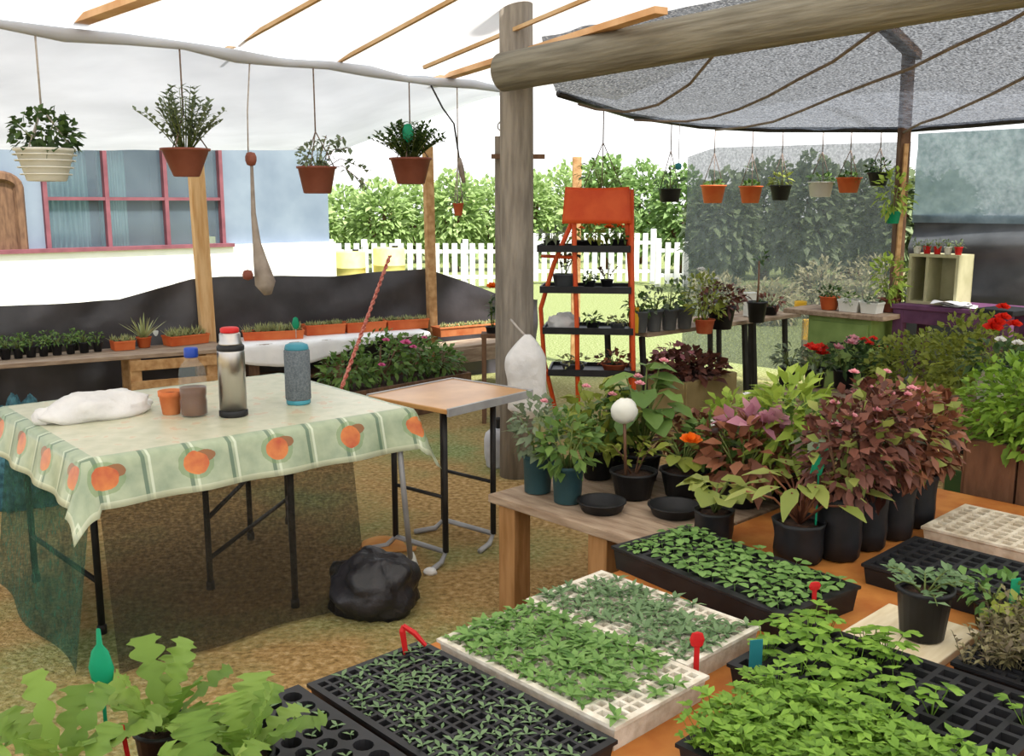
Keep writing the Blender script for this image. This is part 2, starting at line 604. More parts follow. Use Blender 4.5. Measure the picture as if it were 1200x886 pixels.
def spray(mb, sm, rng, b, d, L, nl, leafL, leafW, droop=.25):
    """A shoot with paired leaves along it."""
    b, d = V(b), V(d).normalized()
    pts = [b + d * (L * t) - UP * (droop * L * t * t) for t in (0, .35, .7, 1)]
    sm.tube(pts, [.003, .0025, .002, .0012], 4)
    for i in range(nl):
        t = .2 + .8 * (i + .5) / nl
        p = b + d * (L * t) - UP * (droop * L * t * t)
        s = d.cross(UP)
        if s.length < .01:
            s = V((1, 0, 0))
        s.normalize()
        for q in (-1, 1):
            o = (s * q + d * .5 + UP * rng.uniform(-.1, .5) + rdir(rng, -1) * .3).normalized()
            mb.leaf(p, o, UP, leafL * rng.uniform(.7, 1.1), leafW, 2, .2)


def flower(mb, c, r, rng, n=14, up=V((0, 0, 1))):
    """A full double bloom of ruffled petals."""
    for i in range(n):
        a = 2 * PI * i / n * 2.4
        k = .35 + .65 * (i / n)
        d = (V((math.cos(a), math.sin(a), 0)) * k + up * (1.1 - k)).normalized()
        mb.leaf(V(c), d, up, r * (.7 + .4 * k), r * .9, 2, .1, 'round', .3)


def pot(t, r, h, m='plastic_black', taper=.75, rim=.08, name='pot', soil=True, n=20, wob=0):
    """Round pot with a rolled rim, hollow to its soil."""
    rb = r * taper
    rh = h * rim
    prof = [(rb * .9, 0), (rb, h * .02), (r * .97, h - rh - .002), (r * 1.05, h - rh), (r * 1.06, h), (r * .95, h), (r * .92, h * .86)]
    p = MB().lathe(prof, n, wob=wob)
    o = p.build(name, m, t, True)
    if soil:
        MB().lathe([(r * .93, h * .86), (r * .5, h * .89), (0.0001, h * .88)], n).build('soil', 'soil', t, True)
    return o


def nursery_bag(t, r, h, seed=0):
    """Black polythene planting bag: folded top edge and creased sides."""
    prof = [(r * .82, 0), (r * .95, h * .05), (r * 1.0, h * .3), (r * .97, h * .6), (r * 1.02, h * .9), (r * 1.06, h), (r * .99, h), (r * .95, h * .87)]
    o = MB().lathe(prof, 18, wob=.14, c=(0, 0, 0)).build('grow_bag', 'plastic_black', t, True)
    MB().lathe([(r * .96, h * .88), (0.0001, h * .9)], 18).build('soil', 'soil', t, True)
    return o


def trough(t, l, w, h, m):
    """Long window-box planter with sloping sides, a rim and soil."""
    mb = MB()
    a, b = l / 2, w / 2
    k = .85
    rows = [(a * .97, b * k, 0), (a, b, h * .85), (a * 1.02, b * 1.08, h * .85), (a * 1.02, b * 1.08, h), (a * .97, b * .92, h), (a * .96, b * .9, h * .85)]
    vs = [V((x * i, y * j, z)) for x, y, z in rows for i, j in ((-1, -1), (1, -1), (1, 1), (-1, 1))]
    fs = [(3, 2, 1, 0)]
    for r in range(len(rows) - 1):
        for q in range(4):
            q2 = (q + 1) % 4
            fs.append((r * 4 + q, r * 4 + q2, r * 4 + 4 + q2, r * 4 + 4 + q))
    mb.add(vs, fs)
    mb.build('planter_box', m, t)
    MB().box((0, 0, h * .84), (l * .95, w * .88, .01)).build('soil', 'soil', t)


def potted(name, label, loc, r, h, potm, fol, kind, size, seed, group=None, cat='plant', taper=.75, bag=False, flow=None, rz=0, n=None, leafs=(.05, .03), shape='oval', stem='stem', drop=None):
    """A plant in a pot or bag. kind: bush, spiky, sprays, upright, rosette; size: (spread radius, height)."""
    rng = random.Random(seed)
    t = thing(name, label, cat, loc, rz, group)
    if bag:
        nursery_bag(t, r, h, seed)
    else:
        pot(t, r, h, potm, taper)
    f, s = MB(), MB()
    R_, Hh = size
    z0 = h * .88
    L, W = leafs
    if kind == 'bush':
        tips = stems(s, rng, z0, R_ * .8, Hh * .8, 6)
        bush(f, rng, (0, 0, z0 + Hh * .5), (R_, R_, Hh * .55), n or 120, L, W, shape, zmin=-.8)
    elif kind == 'spiky':
        for i in range(n or 16):
            a = 2.4 * i
            tilt = .15 + .75 * (i / (n or 16))
            d = V((math.cos(a) * tilt, math.sin(a) * tilt, 1 - .5 * tilt))
            f.leaf((math.cos(a) * r * .15, math.sin(a) * r * .15, z0), d, V((math.cos(a), math.sin(a), .3)), Hh * rng.uniform(.7, 1), W, 4, .12, 'blade', .35)
        tips = []
    elif kind == 'sprays':
        tips = []
        for i in range(n or 16):
            a = 2.4 * i + rng.random() * .4
            tilt = rng.uniform(.15, 1)
            d = V((math.cos(a) * R_ * tilt, math.sin(a) * R_ * tilt, Hh * (1.15 - .5 * tilt)))
            spray(f, s, rng, (math.cos(a) * r * .2, math.sin(a) * r * .2, z0), d, d.length * rng.uniform(.8, 1.1), 7, L, W, drop if drop is not None else .25)
    elif kind == 'upright':
        tips = stems(s, rng, z0, R_, Hh, max(3, (n or 60) // 14), .004)
        for tp in tips:
            base = V((tp.x * .12, tp.y * .12, z0))
            for k in range(14):
                q = .25 + .75 * rng.random()
                p = base.lerp(tp, q) + V((0, 0, Hh * .1 * (1 - abs(2 * q - 1))))
                d = rdir(rng, -.1)
                f.leaf(p, d, UP + d * .3, L * rng.uniform(.7, 1.2), W * rng.uniform(.7, 1.2), 3, .3, shape)
    else:   # rosette of broad leaves on arching stalks
        tips = []
        for i in range(n or 14):
            a = 2.4 * i
            k = .3 + .7 * rng.random()
            e = V((math.cos(a) * R_ * k, math.sin(a) * R_ * k, z0 + Hh * (1.1 - .6 * k) * rng.uniform(.8, 1.1)))
            b = V((0, 0, z0))
            s.tube([b, b.lerp(e, .5) + V((0, 0, Hh * .15)), e], [.004, .0035, .003], 5)
            d = V((math.cos(a), math.sin(a), rng.uniform(-.1, .4)))
            f.leaf(e - d * L * .3, d, UP + d * .4, L * rng.uniform(.8, 1.2), W * rng.uniform(.8, 1.2), 4, .35, shape, .2, rng)
            tips.append(e)
    if s.v:
        s.build('stem', stem, t, True)
    f.build('foliage', fol, t, True)
    if flow:
        fm, cnt, fr = flow
        for i in range(cnt):
            a = 2.4 * i + seed
            k = rng.uniform(.2, .9)
            c = V((math.cos(a) * R_ * k, math.sin(a) * R_ * k, z0 + Hh * rng.uniform(.75, 1.1)))
            fb = MB()
            flower(fb, c, fr, rng, 12, (UP + V((0, -.6, 0))).normalized())
            fb.build('flower', fm, t, True)
    return t


def hang_cords(t, r, h, top, m='cord', n=3, knot=.35):
    """Cords from the pot rim gathered to one line up to the wire."""
    z = top
    k = V((0, 0, h + (z - h) * knot))
    for i in range(n):
        a = 2 * PI * i / n + .4
        MB().tube([(math.cos(a) * r, math.sin(a) * r, h), k], .0035, 5).build('cord', m, t, True)
    MB().tube([k, V((0, 0, z))], .0045, 5).build('hanger', m, t, True)


def PL(x, y, p0, d):
    """Where the sight line through a point of the photo meets the upright plane through p0 along d."""
    n = V((d.y, -d.x, 0))
    r = ray(x, y)
    k = (V((p0.x, p0.y, 0)) - V((0, 0, EYE))).dot(n) / r.dot(n)
    return V((0, 0, EYE)) + r * k


BQ0, BQ2 = P(0, 428, .5), P(500, 392, .5)       # front edge of the benches along the plastic skirt
BD = (BQ2 - BQ0).normalized()
BN = V((-BD.y, BD.x, 0))                        # away from the viewer
SK = BQ0 + BN * .62


def build_setting():
    rng = random.Random(3)
    g = MB()
    g.add([V((-60, -12, 0)), V((60, -12, 0)), V((60, 90, 0)), V((-60, 90, 0))], [(0, 1, 2, 3)])
    o = struct(g.build('floor', M['ground']))

    # white roof sheet, ridge wire and eave sheet
    R0, R1 = P(0, 22, 2.34), P(590, 102, 2.34)
    rd = (R1 - R0)

    SLOPE = .26

    def roof(u, v):
        p = R0 + rd * (-1.2 + 2.62 * u) + GB * (8.0 * v - .02)
        w = min(v * 8, 2.2)
        return V((p.x, p.y, 2.36 + SLOPE * w + .02 * noise.noise(p * 1.3)))
    struct(MB().grid(roof, 46, 40).build('ceiling', 'sheet_white', None, True))

    def eave(u, v):
        x = -420 + 1040 * u
        p = R0 + rd * (-1.2 + 2.2 * u)
        a = V((p.x, p.y, 2.335))
        q = PL(x, 176 if x < 400 else 176 - (x - 400) * .36, SK, BD)
        r = a.lerp(q, v)
        sag = .05 * math.sin(PI * v) + .018 * noise.noise(V((u * 26, v * 3, 0))) * (1 - .2 * v)
        return V((r.x, r.y, r.z - sag))
    struct(MB().grid(eave, 90, 14).build('ceiling_eave', 'sheet_eave', None, True))
    # rolled hem where the sheet hangs over the wire
    pts = [R0 + rd * (-1.2 + 2.2 * k / 24) + V((0, 0, -.02 + .012 * math.sin(k * 1.7))) for k in range(25)]
    struct(MB().tube(pts, [.026 + .008 * math.sin(k * 2.3) for k in range(25)], 10).build('trim_1', 'sheet_eave', None, True))

    # battens under the roof sheet run out from the ridge
    n = 2
    for (x, y, xe, ye) in ((262, 60, 370, 0), (397, 72, 530, 0), (497, 79, 685, 0), (-90, -10, -20, -60)):
        a = P(x, y, 2.36)
        e = PL(xe, ye, a, GB)
        b = a + (e - a).normalized() * 2.6
        struct(MB().bar(a, b, .02, .02).build('trim_%d' % n, 'wood_batten')); n += 1
    # broad orange board beside the post and another at the far corner of the roof
    a = P(508, 95, 2.36)
    b = P(775, 12, 2.40)
    struct(MB().bar(a, b, .07, .03).build('trim_%d' % n, 'wood_orange')); n += 1
    a = P(95, 24, 2.38)
    struct(MB().bar(a, a + GB * 3.2, .07, .03).build('trim_%d' % n, 'wood_orange')); n += 1

    # plastic skirt along the long side
    tops = [(-420, 372), (-200, 364), (0, 359), (80, 355), (140, 351), (185, 338), (225, 327), (260, 324), (330, 323), (390, 324), (440, 319), (500, 315), (545, 330), (590, 348), (640, 352)]

    def top_y(x):
        for (xa, ya), (xb, yb) in zip(tops, tops[1:]):
            if xa <= x <= xb:
                return ya + (yb - ya) * (x - xa) / (xb - xa)
        return tops[-1][1]

    def skirt(u, v):
        x = -420 + 1050 * u
        t = PL(x, top_y(x), SK, BD)
        z = t.z * (1 - v)
        w = .05 * noise.noise(V((u * 14 + v * 2.5, v * 2.2, 1))) + .02 * noise.noise(V((u * 50, v * 5, 4)))
        p = V((t.x, t.y, z)) + BN * w
        return p
    struct(MB().grid(skirt, 150, 14).build('wall_left', 'plastic_skirt', None, True))

    # net roof over the far corner
    E = [(655, 110, 6.3), (740, 136, 7.6), (820, 148, 8.5), (900, 152, 8.25), (980, 152, 7.9), (1060, 152, 7.5), (1140, 146, 7.0), (1230, 138, 6.5), (1330, 126, 5.9)]
    U0 = PY(600, 84, 5.5) + V((0, 0, .09))
    lg = (PY(875, 33, 4.5) - PY(581, 86, 5.40)).normalized()

    def net(u, v):
        k = u * (len(E) - 1)
        i = min(int(k), len(E) - 2)
        f = k - i
        a = PY(*E[i]).lerp(PY(*E[i + 1]), f)
        c = U0 + lg * (.2 + 3.4 * u) + V((0, 0, .06))
        p = a.lerp(c, v)
        s = .10 * math.sin(PI * v) * (.6 + .4 * math.sin(u * 9)) + .02 * noise.noise(V((u * 18, v * 7, 2)))
        return p - V((0, 0, s * (1 if u < .9 else .6)))
    struct(MB().grid(net, 80, 24).build('ceiling_net', 'net_roof', None, True))
    # doubled dark hem of the net
    hem = [PY(*E[i]).lerp(PY(*E[i + 1]), f / 4) + V((0, 0, .0)) for i in range(len(E) - 1) for f in range(4)]
    struct(MB().tube(hem, .022, 7).build('trim_%d' % n, 'steel_dark', None, True)); n += 1
    for u0, u1 in ((.03, .34), (.13, .62), (.28, .8), (.62, .9)):
        a, b = V(net(u0, .02)), V(net(u1, .95))
        pts = [V(net(u0 + (u1 - u0) * k / 10, .02 + .93 * k / 10)) - V((0, 0, .03)) for k in range(11)]
        struct(MB().tube(pts, .009, 6).build('trim_%d' % n, 'batten_grey', None, True)); n += 1

    # net wall and cloth wall close the far end, both along the same line
    W0 = PY(808, 300, 9.3)

    def nw(u, v):
        x = 806 + 262 * u
        ty = 184 - 10 * min(1, u * 8) - 8 * u
        t = PL(x, ty, W0, GB)
        z = t.z + (.12 - t.z) * v
        return V((t.x, t.y, z)) + GA * (.03 * noise.noise(V((u * 6, v * 3, 7))))
    struct(MB().grid(nw, 30, 16).build('wall_back', 'net_wall', None, True))

    def cw(z0, z1, seed, amp):
        a = PL(1066, 300, W0 + GA * .05, GB)
        return lambda u, v: V((a.x, a.y, 0)) + GB * (4.5 * u) + V((0, 0, z0 + (z1 - z0) * v)) + GA * (amp * noise.noise(V((u * 4, v * 8, seed))))
    struct(MB().grid(cw(1.42, 2.10, 1, .02), 30, 6).build('wall_right', 'net_cloth', None, True))
    struct(MB().grid(cw(0, 1.48, 5, .09), 40, 30).build('wall_right_tarpaulin', 'tarpaulin', None, True))


def build_posts():
    # centre post and the roof log bolted to it
    b = P(605, 557, 0)
    t = tag(MB().tube([b, b + V((.004, 0, 1)), b + V((0, 0, 2.0)), b + V((-.006, 0, 3.0))], [.098, .094, .093, .09], 20).build('support_post', 'wood_post', None, True),
            'thick weathered round timber post in the middle of the shelter', 'post')
    t['kind'] = 'thing'
    bk = MB()
    bk.lathe([(.0001, 0), (.02, .0), (.02, .012), (.0001, .014)], 8, b + V((0, -.1, 1.1)))
    a, e = PY(589, 85, 5.38), PY(875, 33, 4.5)
    ax = (e - a).normalized()
    o = MB().tube([(0, 0, 0), (1.2, 0, .003), (2.6, 0, 0), (4.4, 0, .01)], [.099, .101, .105, .11], 24).build('roof_log', 'wood_log_long', None, True)
    o.location = a
    o.rotation_euler = ax.to_track_quat('X', 'Z').to_euler()
    tag(o, 'long thick grey roof log fixed level across the middle post', 'log')
    o['kind'] = 'thing'

    # posts along the skirt
    for (xt, yt, xb, w, d, label, m) in (
            (228, 178, 244, .108, .06, 'squared yellow timber post under the terracotta hanging bowl', 'wood_yellow'),
            (501, 172, 507, .075, .06, 'slim squared timber post under the brown hanging pot', 'wood_tan')):
        top = PL(xt, yt, SK - BN * .10, BD)
        bot = PL(xb, 400, SK - BN * .10, BD)
        k = (bot.x - top.x) / max(.01, top.z - bot.z)
        base = V((bot.x + k * bot.z, bot.y, 0))
        p = MB().bar(base, top, w, w, BN).build('timber_post', m, None, False, .006)
        tag(p, label, 'post')
    # thin post with a short crosspiece behind the round post
    t = thing('hook_post', 'thin grey wooden post with a short crosspiece behind the round post', 'post', (PY(588, 300, 6.6).x, 6.6, 0), .1)
    MB().bar((0, 0, 0), (0, 0, 2.0), .085, .05, V((0, 1, 0))).build('upright', 'wood_post', t)
    MB().bar((-.07, -.04, 1.87), (.28, -.04, 1.87), .03, .03).build('crosspiece', 'wood_dark', t)
    rg = MB()
    rg.tube([(.03 * math.cos(a_ * PI / 6), -.05, 2.06 + .03 * math.sin(a_ * PI / 6)) for a_ in range(13)], .005, 6)
    rg.tube([(0, -.05, 2.03), (0, -.04, 1.98)], .005, 6)
    rg.build('hook', 'metal_grey', t, True)
    MB().bar((.03, -.04, 1.36), (.032, -.04, 1.52), .02, .012).build('marker', 'red_plastic', t)
    p = PY(675, 300, 9.6)
    tag(MB().bar((p.x, p.y, 0), (p.x, p.y, PY(675, 184, 9.6).z), .085, .085).build('timber_post', 'wood_tan', None, False, .005),
        'short squared tan post standing behind the orange sign', 'post')
    # far corner post
    q = PY(1057, 300, 7.45)
    tp = PY(1065, 62, 7.45)
    t = thing('corner_post', 'tall dark squared post where the net screen meets the pale cloth wall', 'post', (q.x, q.y, 0))
    MB().bar((-.02, 0, 0), (tp.x - q.x, 0, tp.z), .075, .08, V((0, 1, 0))).build('upright', 'wood_dark', t, False, .006)
    MB().bar((-.06, -.05, .4), (-.045, -.05, 2.0), .03, .03, V((0, 1, 0))).build('batten', 'wood_tan', t)
    # brace from the corner post up to the log
    MB().bar((tp.x - q.x - .5, -.7, tp.z + .12), (tp.x - q.x + .05, 0, tp.z - .02), .09, .06).build('brace', 'wood_dark', t)


def build_outside():
    rng = random.Random(11)
    # house across the yard
    p0 = PY(0, 295, 11.5)
    loc = V((p0.x, p0.y, 0))

    def lx(x, y=250):
        return (PL(x, y, p0, GA) - loc).dot(GA)
    sill = p0.z
    x0, x1 = -5.5, lx(385)
    t = thing('house', 'blue grey house with red window bars above a white base wall', 'building', loc, ANG)
    wl, wr = lx(53), lx(259)
    top = 3.3
    wz = 2.95
    w = MB()
    w.box(((x0 + wl) / 2, .1, (sill + top) / 2), (wl - x0, .2, top - sill))
    w.box(((wr + x1) / 2, .1, (sill + top) / 2), (x1 - wr, .2, top - sill))
    w.box(((wl + wr) / 2, .1, (wz + top) / 2), (wr - wl, .2, top - wz))
    w.box(((x0 + x1) / 2, 4.0, top / 2), (x1 - x0, .2, top))
    w.box((x1 - .1, 2.05, (sill + top) / 2), (.2, 3.7, top - sill))
    w.build('wall', 'house_wall', t)
    MB().box(((x0 + x1) / 2, .05, sill / 2), (x1 - x0 + .04, .36, sill)).build('base_wall', 'house_white', t)
    MB().box(((x0 + x1) / 2, 2, top + .06), (x1 - x0 + .6, 4.8, .12)).build('roof', 'house_wall', t)
    MB().box(((wl + wr) / 2, 2.2, 1.7), (wr - wl, .05, 2.6)).build('interior_wall', 'interior_dark', t)
    fr = MB()
    for x in (wl, lx(125), lx(194), wr):
        fr.box((x, -.02, (sill + wz) / 2), (.05, .08, wz - sill))
    fr.box(((wl + wr) / 2, -.02, PL(150, 233, p0, GA).z), (wr - wl, .06, .04))
    fr.box(((wl + wr) / 2, -.03, wz), (wr - wl, .08, .06))
    f = fr.build('window_bars', 'house_red', t)
    for a, b in ((wl, lx(125)), (lx(125), lx(194)), (lx(194), wr)):
        MB().box(((a + b) / 2, .03, (sill + wz) / 2), (b - a, .012, wz - sill)).build('window_pane', 'glass', t)
    MB().box(((x0 + lx(266)) / 2, -.08, sill - .0), (lx(266) - x0, .2, .045)).build('window_sill', 'house_red', t)

    def refl(a, b):  # added wavy teal panels behind the panes, imitating reflections in the glass
        return lambda u, v: (a + (b - a) * u, .3 + .05 * math.sin(u * 60), sill + (wz - sill - .1) * v)
    MB().grid(refl(wl, lx(115)), 60, 2).build('curtain', 'curtain_teal', t, True)
    MB().grid(refl(lx(128), lx(160)), 40, 2).build('curtain', 'curtain_teal', t, True)
    # arched doorway
    d = MB()
    xa, xb = lx(-22), lx(22)
    cx, r = (xa + xb) / 2, (xb - xa) / 2
    zc = 1.75
    pts = [(cx - r, -.03, .9)] + [(cx + r * math.cos(PI - k * PI / 10), -.03, zc + r * .6 * math.sin(k * PI / 10)) for k in range(11)] + [(cx + r, -.03, .9)]
    d.tube(pts, .07, 6)
    d.build('door_arch', 'wood_dark', t)
    MB().box((cx, -.02, 1.35), (r * 1.5, .05, .9)).build('door', 'wood_dark', t)

    # trees beyond the yard
    def tree(name, label, group, x, ty, Y, r, m, n, th):
        b = PY(x, 300, Y)
        zt = PY(x, ty, Y).z
        t = thing(name, label, 'tree', (b.x, b.y, 0), 0, group)
        f = MB()
        bush(f, rng, (0, 0, zt * .56), (r, r * .8, zt * .47), n, .2, .12, zmin=-.95, inner=.3)
        f.build('foliage', m, t, True)
        tr = MB()
        for k in range(3):
            a = k * 2.1 + x
            tr.tube([(0, 0, 0), (.1 * math.cos(a), .1 * math.sin(a), zt * .3), (r * .5 * math.cos(a), r * .4 * math.sin(a), zt * .7)], [.1, .07, .03], 6)
        tr.build('trunk', 'stem_brown', t, True)
    for k, (x, ty) in enumerate(((362, 236), (405, 222), (447, 214), (490, 210), (533, 204), (576, 210), (619, 204), (662, 196))):
        tree('bushy_tree', 'light green bushy tree beyond the white fence, between house and orange rack', 'light green trees beyond the fence', x, ty, (23, 26.4)[k % 2], .72 + .1 * (k % 2), 'leaf_tree', 1500, 1)
    for k, (x, ty) in enumerate(((708, 186), (752, 190), (797, 200))):
        tree('broad_tree', 'deeper green tree behind the white gate beside the net screen', 'deeper green trees by the gate', x, ty, (22.6, 26)[k % 2], .72, 'leaf_tree_deep', 1500, 1)
    for k, (x, ty) in enumerate(((845, 206), (895, 190), (946, 184), (997, 192), (1050, 202), (1100, 206))):
        tree('shaded_tree', 'green tree showing through the grey net screen', 'trees seen through the net screen', x, ty, (17.5, 20.6)[k % 2], .62 + .1 * (k % 2), 'leaf_tree_net', 1800, 1)
    for k, (x, ty, Y) in enumerate(((842, 318, 13.6), (905, 330, 12.9), (962, 305, 13.6), (1022, 300, 12.9))):
        b = PY(x, 300, Y)
        zt = PY(x, ty, Y).z
        t = thing('dry_shrub', 'pale dry shrub on the lawn seen through the grey net screen', 'shrub', (b.x, b.y, 0), 0, 'dry shrubs behind the net screen')
        f = MB()
        bush(f, rng, (0, 0, zt * .5), (.42, .34, zt * .52), 700, .12, .035, zmin=-.95, inner=.2)
        f.build('foliage', 'leaf_dry', t, True)
        s = MB()
        for q in range(5):
            s.tube([(0, 0, 0), (.3 * math.cos(q * 1.3), .2 * math.sin(q * 1.3), zt * .8)], [.012, .005], 5)
        s.build('stem', 'stem_brown', t, True)

    # white slatted fence and a gate
    def fence(name, label, xa, xb, yb, ytop, n, cat='fence'):
        a, b = P(xa, yb, 0), P(xb, yb, 0)
        h = PY(xa, ytop, a.y).z
        d = (b - a).normalized()
        rz = math.atan2(d.y, d.x)
        L = (b - a).length
        t = thing(name, label, cat, a, rz)
        s = MB()
        k = int(L / .16)
        for i in range(k + 1):
            s.box((L * i / k, 0, h * .52), (.10, .02, h * .92))
        s.build('slats', 'fence_white', t)
        for z in (h * .25, h * .8):
            MB().box((L / 2, .03, z), (L, .04, .07)).build('rail', 'fence_white', t)
        for i in range(n + 1):
            MB().box((L * i / n, .08, h * .53), (.1, .1, h * 1.06)).build('fence_post', 'fence_white', t)
    fence('picket_fence', 'white slatted fence across the lawn behind the orange rack', 618, 765, 333, 272, 3)
    fence('gate', 'narrow white slatted gate beside the net screen', 771, 803, 336, 283, 1, 'gate')
    fence('picket_fence', 'long pale fence beyond the black plastic skirt', 388, 585, 338, 284, 5)

    # yellow drums by the pale fence
    for x, lb in ((411, 'yellow drum by the pale fence close to the house corner'), (457, 'yellow drum by the pale fence further from the house')):
        b = P(x, 352, 0)
        t = thing('drum', lb, 'drum', b)
        z = .8 if x < 430 else .86
        MB().lathe([(.24, 0), (.26, .02), (.26, z * .33), (.27, z * .34), (.26, z * .35), (.26, z * .66), (.27, z * .67), (.26, z * .68), (.26, z - .02), (.23, z)], 20).build('body', 'yellow_pale', t, True)
        MB().lathe([(.05, z), (.05, z + .03), (.0001, z + .03)], 10, (.1, 0, 0)).build('cap', 'plastic_black', t, True)


def build_dining_table():
    TZ = .735
    FR = P(480, 480, TZ)
    FL = P(104, 541, TZ)
    u = (FR - FL)
    LX = u.length
    u.normalize()
    rz = math.atan2(u.y, u.x)
    W = 1.12
    # local frame: x along the front edge from the near corner, y to the back
    t = thing('folding_table', 'long folding table under the fruit print oilcloth', 'table', (FL.x, FL.y, 0), rz)
    MB().box((LX / 2, W / 2, TZ - .022), (LX, W, .03)).build('table_top', 'board_brown', t, False, .004)
    ed = MB()
    for a, b in (((.04, .04), (LX - .04, .04)), ((.04, W - .04), (LX - .04, W - .04)), ((.04, .04), (.04, W - .04)), ((LX - .04, .04), (LX - .04, W - .04))):
        ed.bar((a[0], a[1], TZ - .05), (b[0], b[1], TZ - .05), .025, .026)
    ed.build('frame', 'steel_dark', t)
    inv = Matrix.Rotation(-rz, 3, 'Z')

    def loc(x, y):
        p = inv @ (P(x, y, 0) - V((FL.x, FL.y, 0)))
        return min(max(p.x, .05), LX - .05), min(max(p.y, .06), W - .06)
    spots = [loc(120, 742), loc(383, 735), loc(247, 690), loc(294, 632), loc(4, 690), loc(376, 605)]
    for (x, y) in spots:
        lg = MB()
        lg.tube([(x, y, TZ - .05), (x, y, .012)], .0135, 8)
        lg.lathe([(.018, 0), (.018, .03), (.014, .035)], 8, (x, y, 0))
        lg.build('leg', 'steel_dark', t, True)
    for a, b, z in ((1, 5, .14), (0, 4, .2), (2, 5, .13), (2, 3, .3)):
        MB().tube([(*spots[a], z), (*spots[b], z)], .010, 8).build('crossbar', 'steel_dark', t, True)

    # oilcloth draped over the top
    D = .165
    nx, ny = 74, 60
    vs, uvs = [], []
    for j in range(ny + 1):
        for i in range(nx + 1):
            p = -D + (LX + 2 * D) * i / nx
            q = -D + (W + 2 * D) * j / ny
            cx, cy = min(max(p, 0), LX), min(max(q, 0), W)
            dx, dy = p - cx, q - cy
            dd = math.hypot(dx, dy)
            z = TZ + .006 + .0012 * noise.noise(V((p * 9, q * 9, 0)))
            ox = oy = 0
            if dd > 1e-5:
                corner = abs(dx) > 1e-5 and abs(dy) > 1e-5
                fl = .018 + .05 * dd / D + (.16 * dd if corner else 0)
                wv = .010 * math.sin((p if abs(dy) > abs(dx) else q) * 21) * min(1, dd / D)
                ox, oy = dx / dd * (fl + wv), dy / dd * (fl + wv)
                z -= max(0, dd - .006) * (1.12 if corner else .985)
            vs.append((cx + ox, cy + oy, z))
            # print runs along every hem: along-hem coordinate and distance from the hem
            e = sorted(((p + D, q), (LX + D - p, q + 5), (q + D, p), (W + D - q, p + 7)))[0]
            uvs.append((e[1] + 20.0, e[0]))
    fs = [(j * (nx + 1) + i, j * (nx + 1) + i + 1, (j + 1) * (nx + 1) + i + 1, (j + 1) * (nx + 1) + i) for j in range(ny) for i in range(nx)]
    mb = MB()
    mb.add([V(v) for v in vs], fs)
    o = mb.build('tablecloth', M['oilcloth'], None, True)
    lay = o.data.uv_layers.new(name='print')
    for lp in o.data.loops:
        lay.data[lp.index].uv = uvs[lp.vertex_index]
    o.location = (FL.x, FL.y, 0)
    o.rotation_euler = (0, 0, rz)
    so = o.modifiers.new('thick', 'SOLIDIFY'); so.thickness = .0015; so.offset = 1
    tag(o, 'pale green fruit print oilcloth draped over the folding table', 'tablecloth')

    # shade netting slung round the legs
    def front(uu, v):
        x = .02 + (LX - .30) * uu
        return (x, .006 - .10 * v + .014 * math.sin(x * 13) * v, TZ - .06 - (TZ - .075) * v)
    nt = thing('shade_netting', 'dark see-through netting hung round the legs of the oilcloth table', 'netting', (FL.x, FL.y, 0), rz)
    MB().grid(front, 40, 12).build('front_panel', 'net_table', nt, True)
    MB().grid(lambda a, v: (.006 - .10 * v + .02 * math.sin(a * 9) * v, .0 + W * .95 * a, TZ - .06 - (TZ - .075) * v), 30, 12).build('side_panel', 'net_green', nt, True, label='green netting panel')

    # prop pole with a pale foot
    b = P(482, 668, 0)
    tp = P(468, 522, .60)
    t = thing('prop_pole', 'thin pale grey pole with a white foot under the table corner', 'pole', (b.x, b.y, 0))
    d = tp - b
    MB().tube([(0, 0, .02), (d.x * .5, d.y * .5, d.z * .5), (d.x, d.y, d.z)], .012, 8).build('tube', 'metal_grey', t, True)
    MB().lathe([(.03, 0), (.032, .02), (.02, .06), (.012, .08)], 10).build('foot', 'plastic_white', t, True)
    # things on the cloth
    Z = TZ + .007

    def on(x, y):
        p = P(x, y, Z)
        return p
    # thermos
    t = thing('thermos_flask', 'brushed steel thermos flask with a red lid on the oilcloth', 'flask', on(274, 487))
    MB().lathe([(.052, 0), (.056, .004), (.056, .022), (.053, .026)], 28).build('base_ring', 'plastic_black', t, True)
    MB().lathe([(.053, .026), (.053, .255), (.050, .268)], 28).build('body', 'steel', t, True)
    MB().lathe([(.052, .262), (.053, .266), (.053, .278), (.048, .284)], 28).build('collar', 'plastic_black', t, True)
    MB().lathe([(.045, .282), (.046, .29), (.041, .300), (.041, .325), (.036, .332)], 28).build('cup', 'steel', t, True)
    MB().lathe([(.034, .330), (.036, .334), (.036, .348), (.030, .352)], 24).build('lid', 'red_plastic', t, True)
    # speaker
    t = thing('speaker', 'grey cloth cylinder speaker with blue ends on the oilcloth', 'speaker', on(350, 473))
    MB().lathe([(.045, 0), (.05, .004), (.05, .018), (.049, .02)], 28).build('end_cap', 'blue_plastic', t, True)
    MB().lathe([(.050, .02), (.053, .024), (.053, .225), (.050, .23)], 28).build('body', 'speaker_cloth', t, True)
    MB().lathe([(.049, .23), (.05, .234), (.046, .25), (.03, .256)], 28).build('end_cap', 'blue_plastic', t, True)
    # bottle half full of brown drink
    t = thing('water_bottle', 'clear bottle of brown drink with a blue cap beside the steel flask', 'bottle', on(228, 487))
    MB().lathe([(.046, 0), (.052, .005), (.053, .06), (.050, .075), (.053, .09), (.053, .17), (.047, .195), (.024, .225), (.022, .24)], 24).build('body', 'bottle_clear', t, True)
    MB().lathe([(.043, .004), (.049, .01), (.050, .06), (.047, .075), (.050, .09), (.050, .115)], 24).build('drink', 'brown_liquid', t, True)
    MB().lathe([(.026, .234), (.027, .238), (.027, .268), (.023, .272)], 18).build('cap', 'blue_cap', t, True)
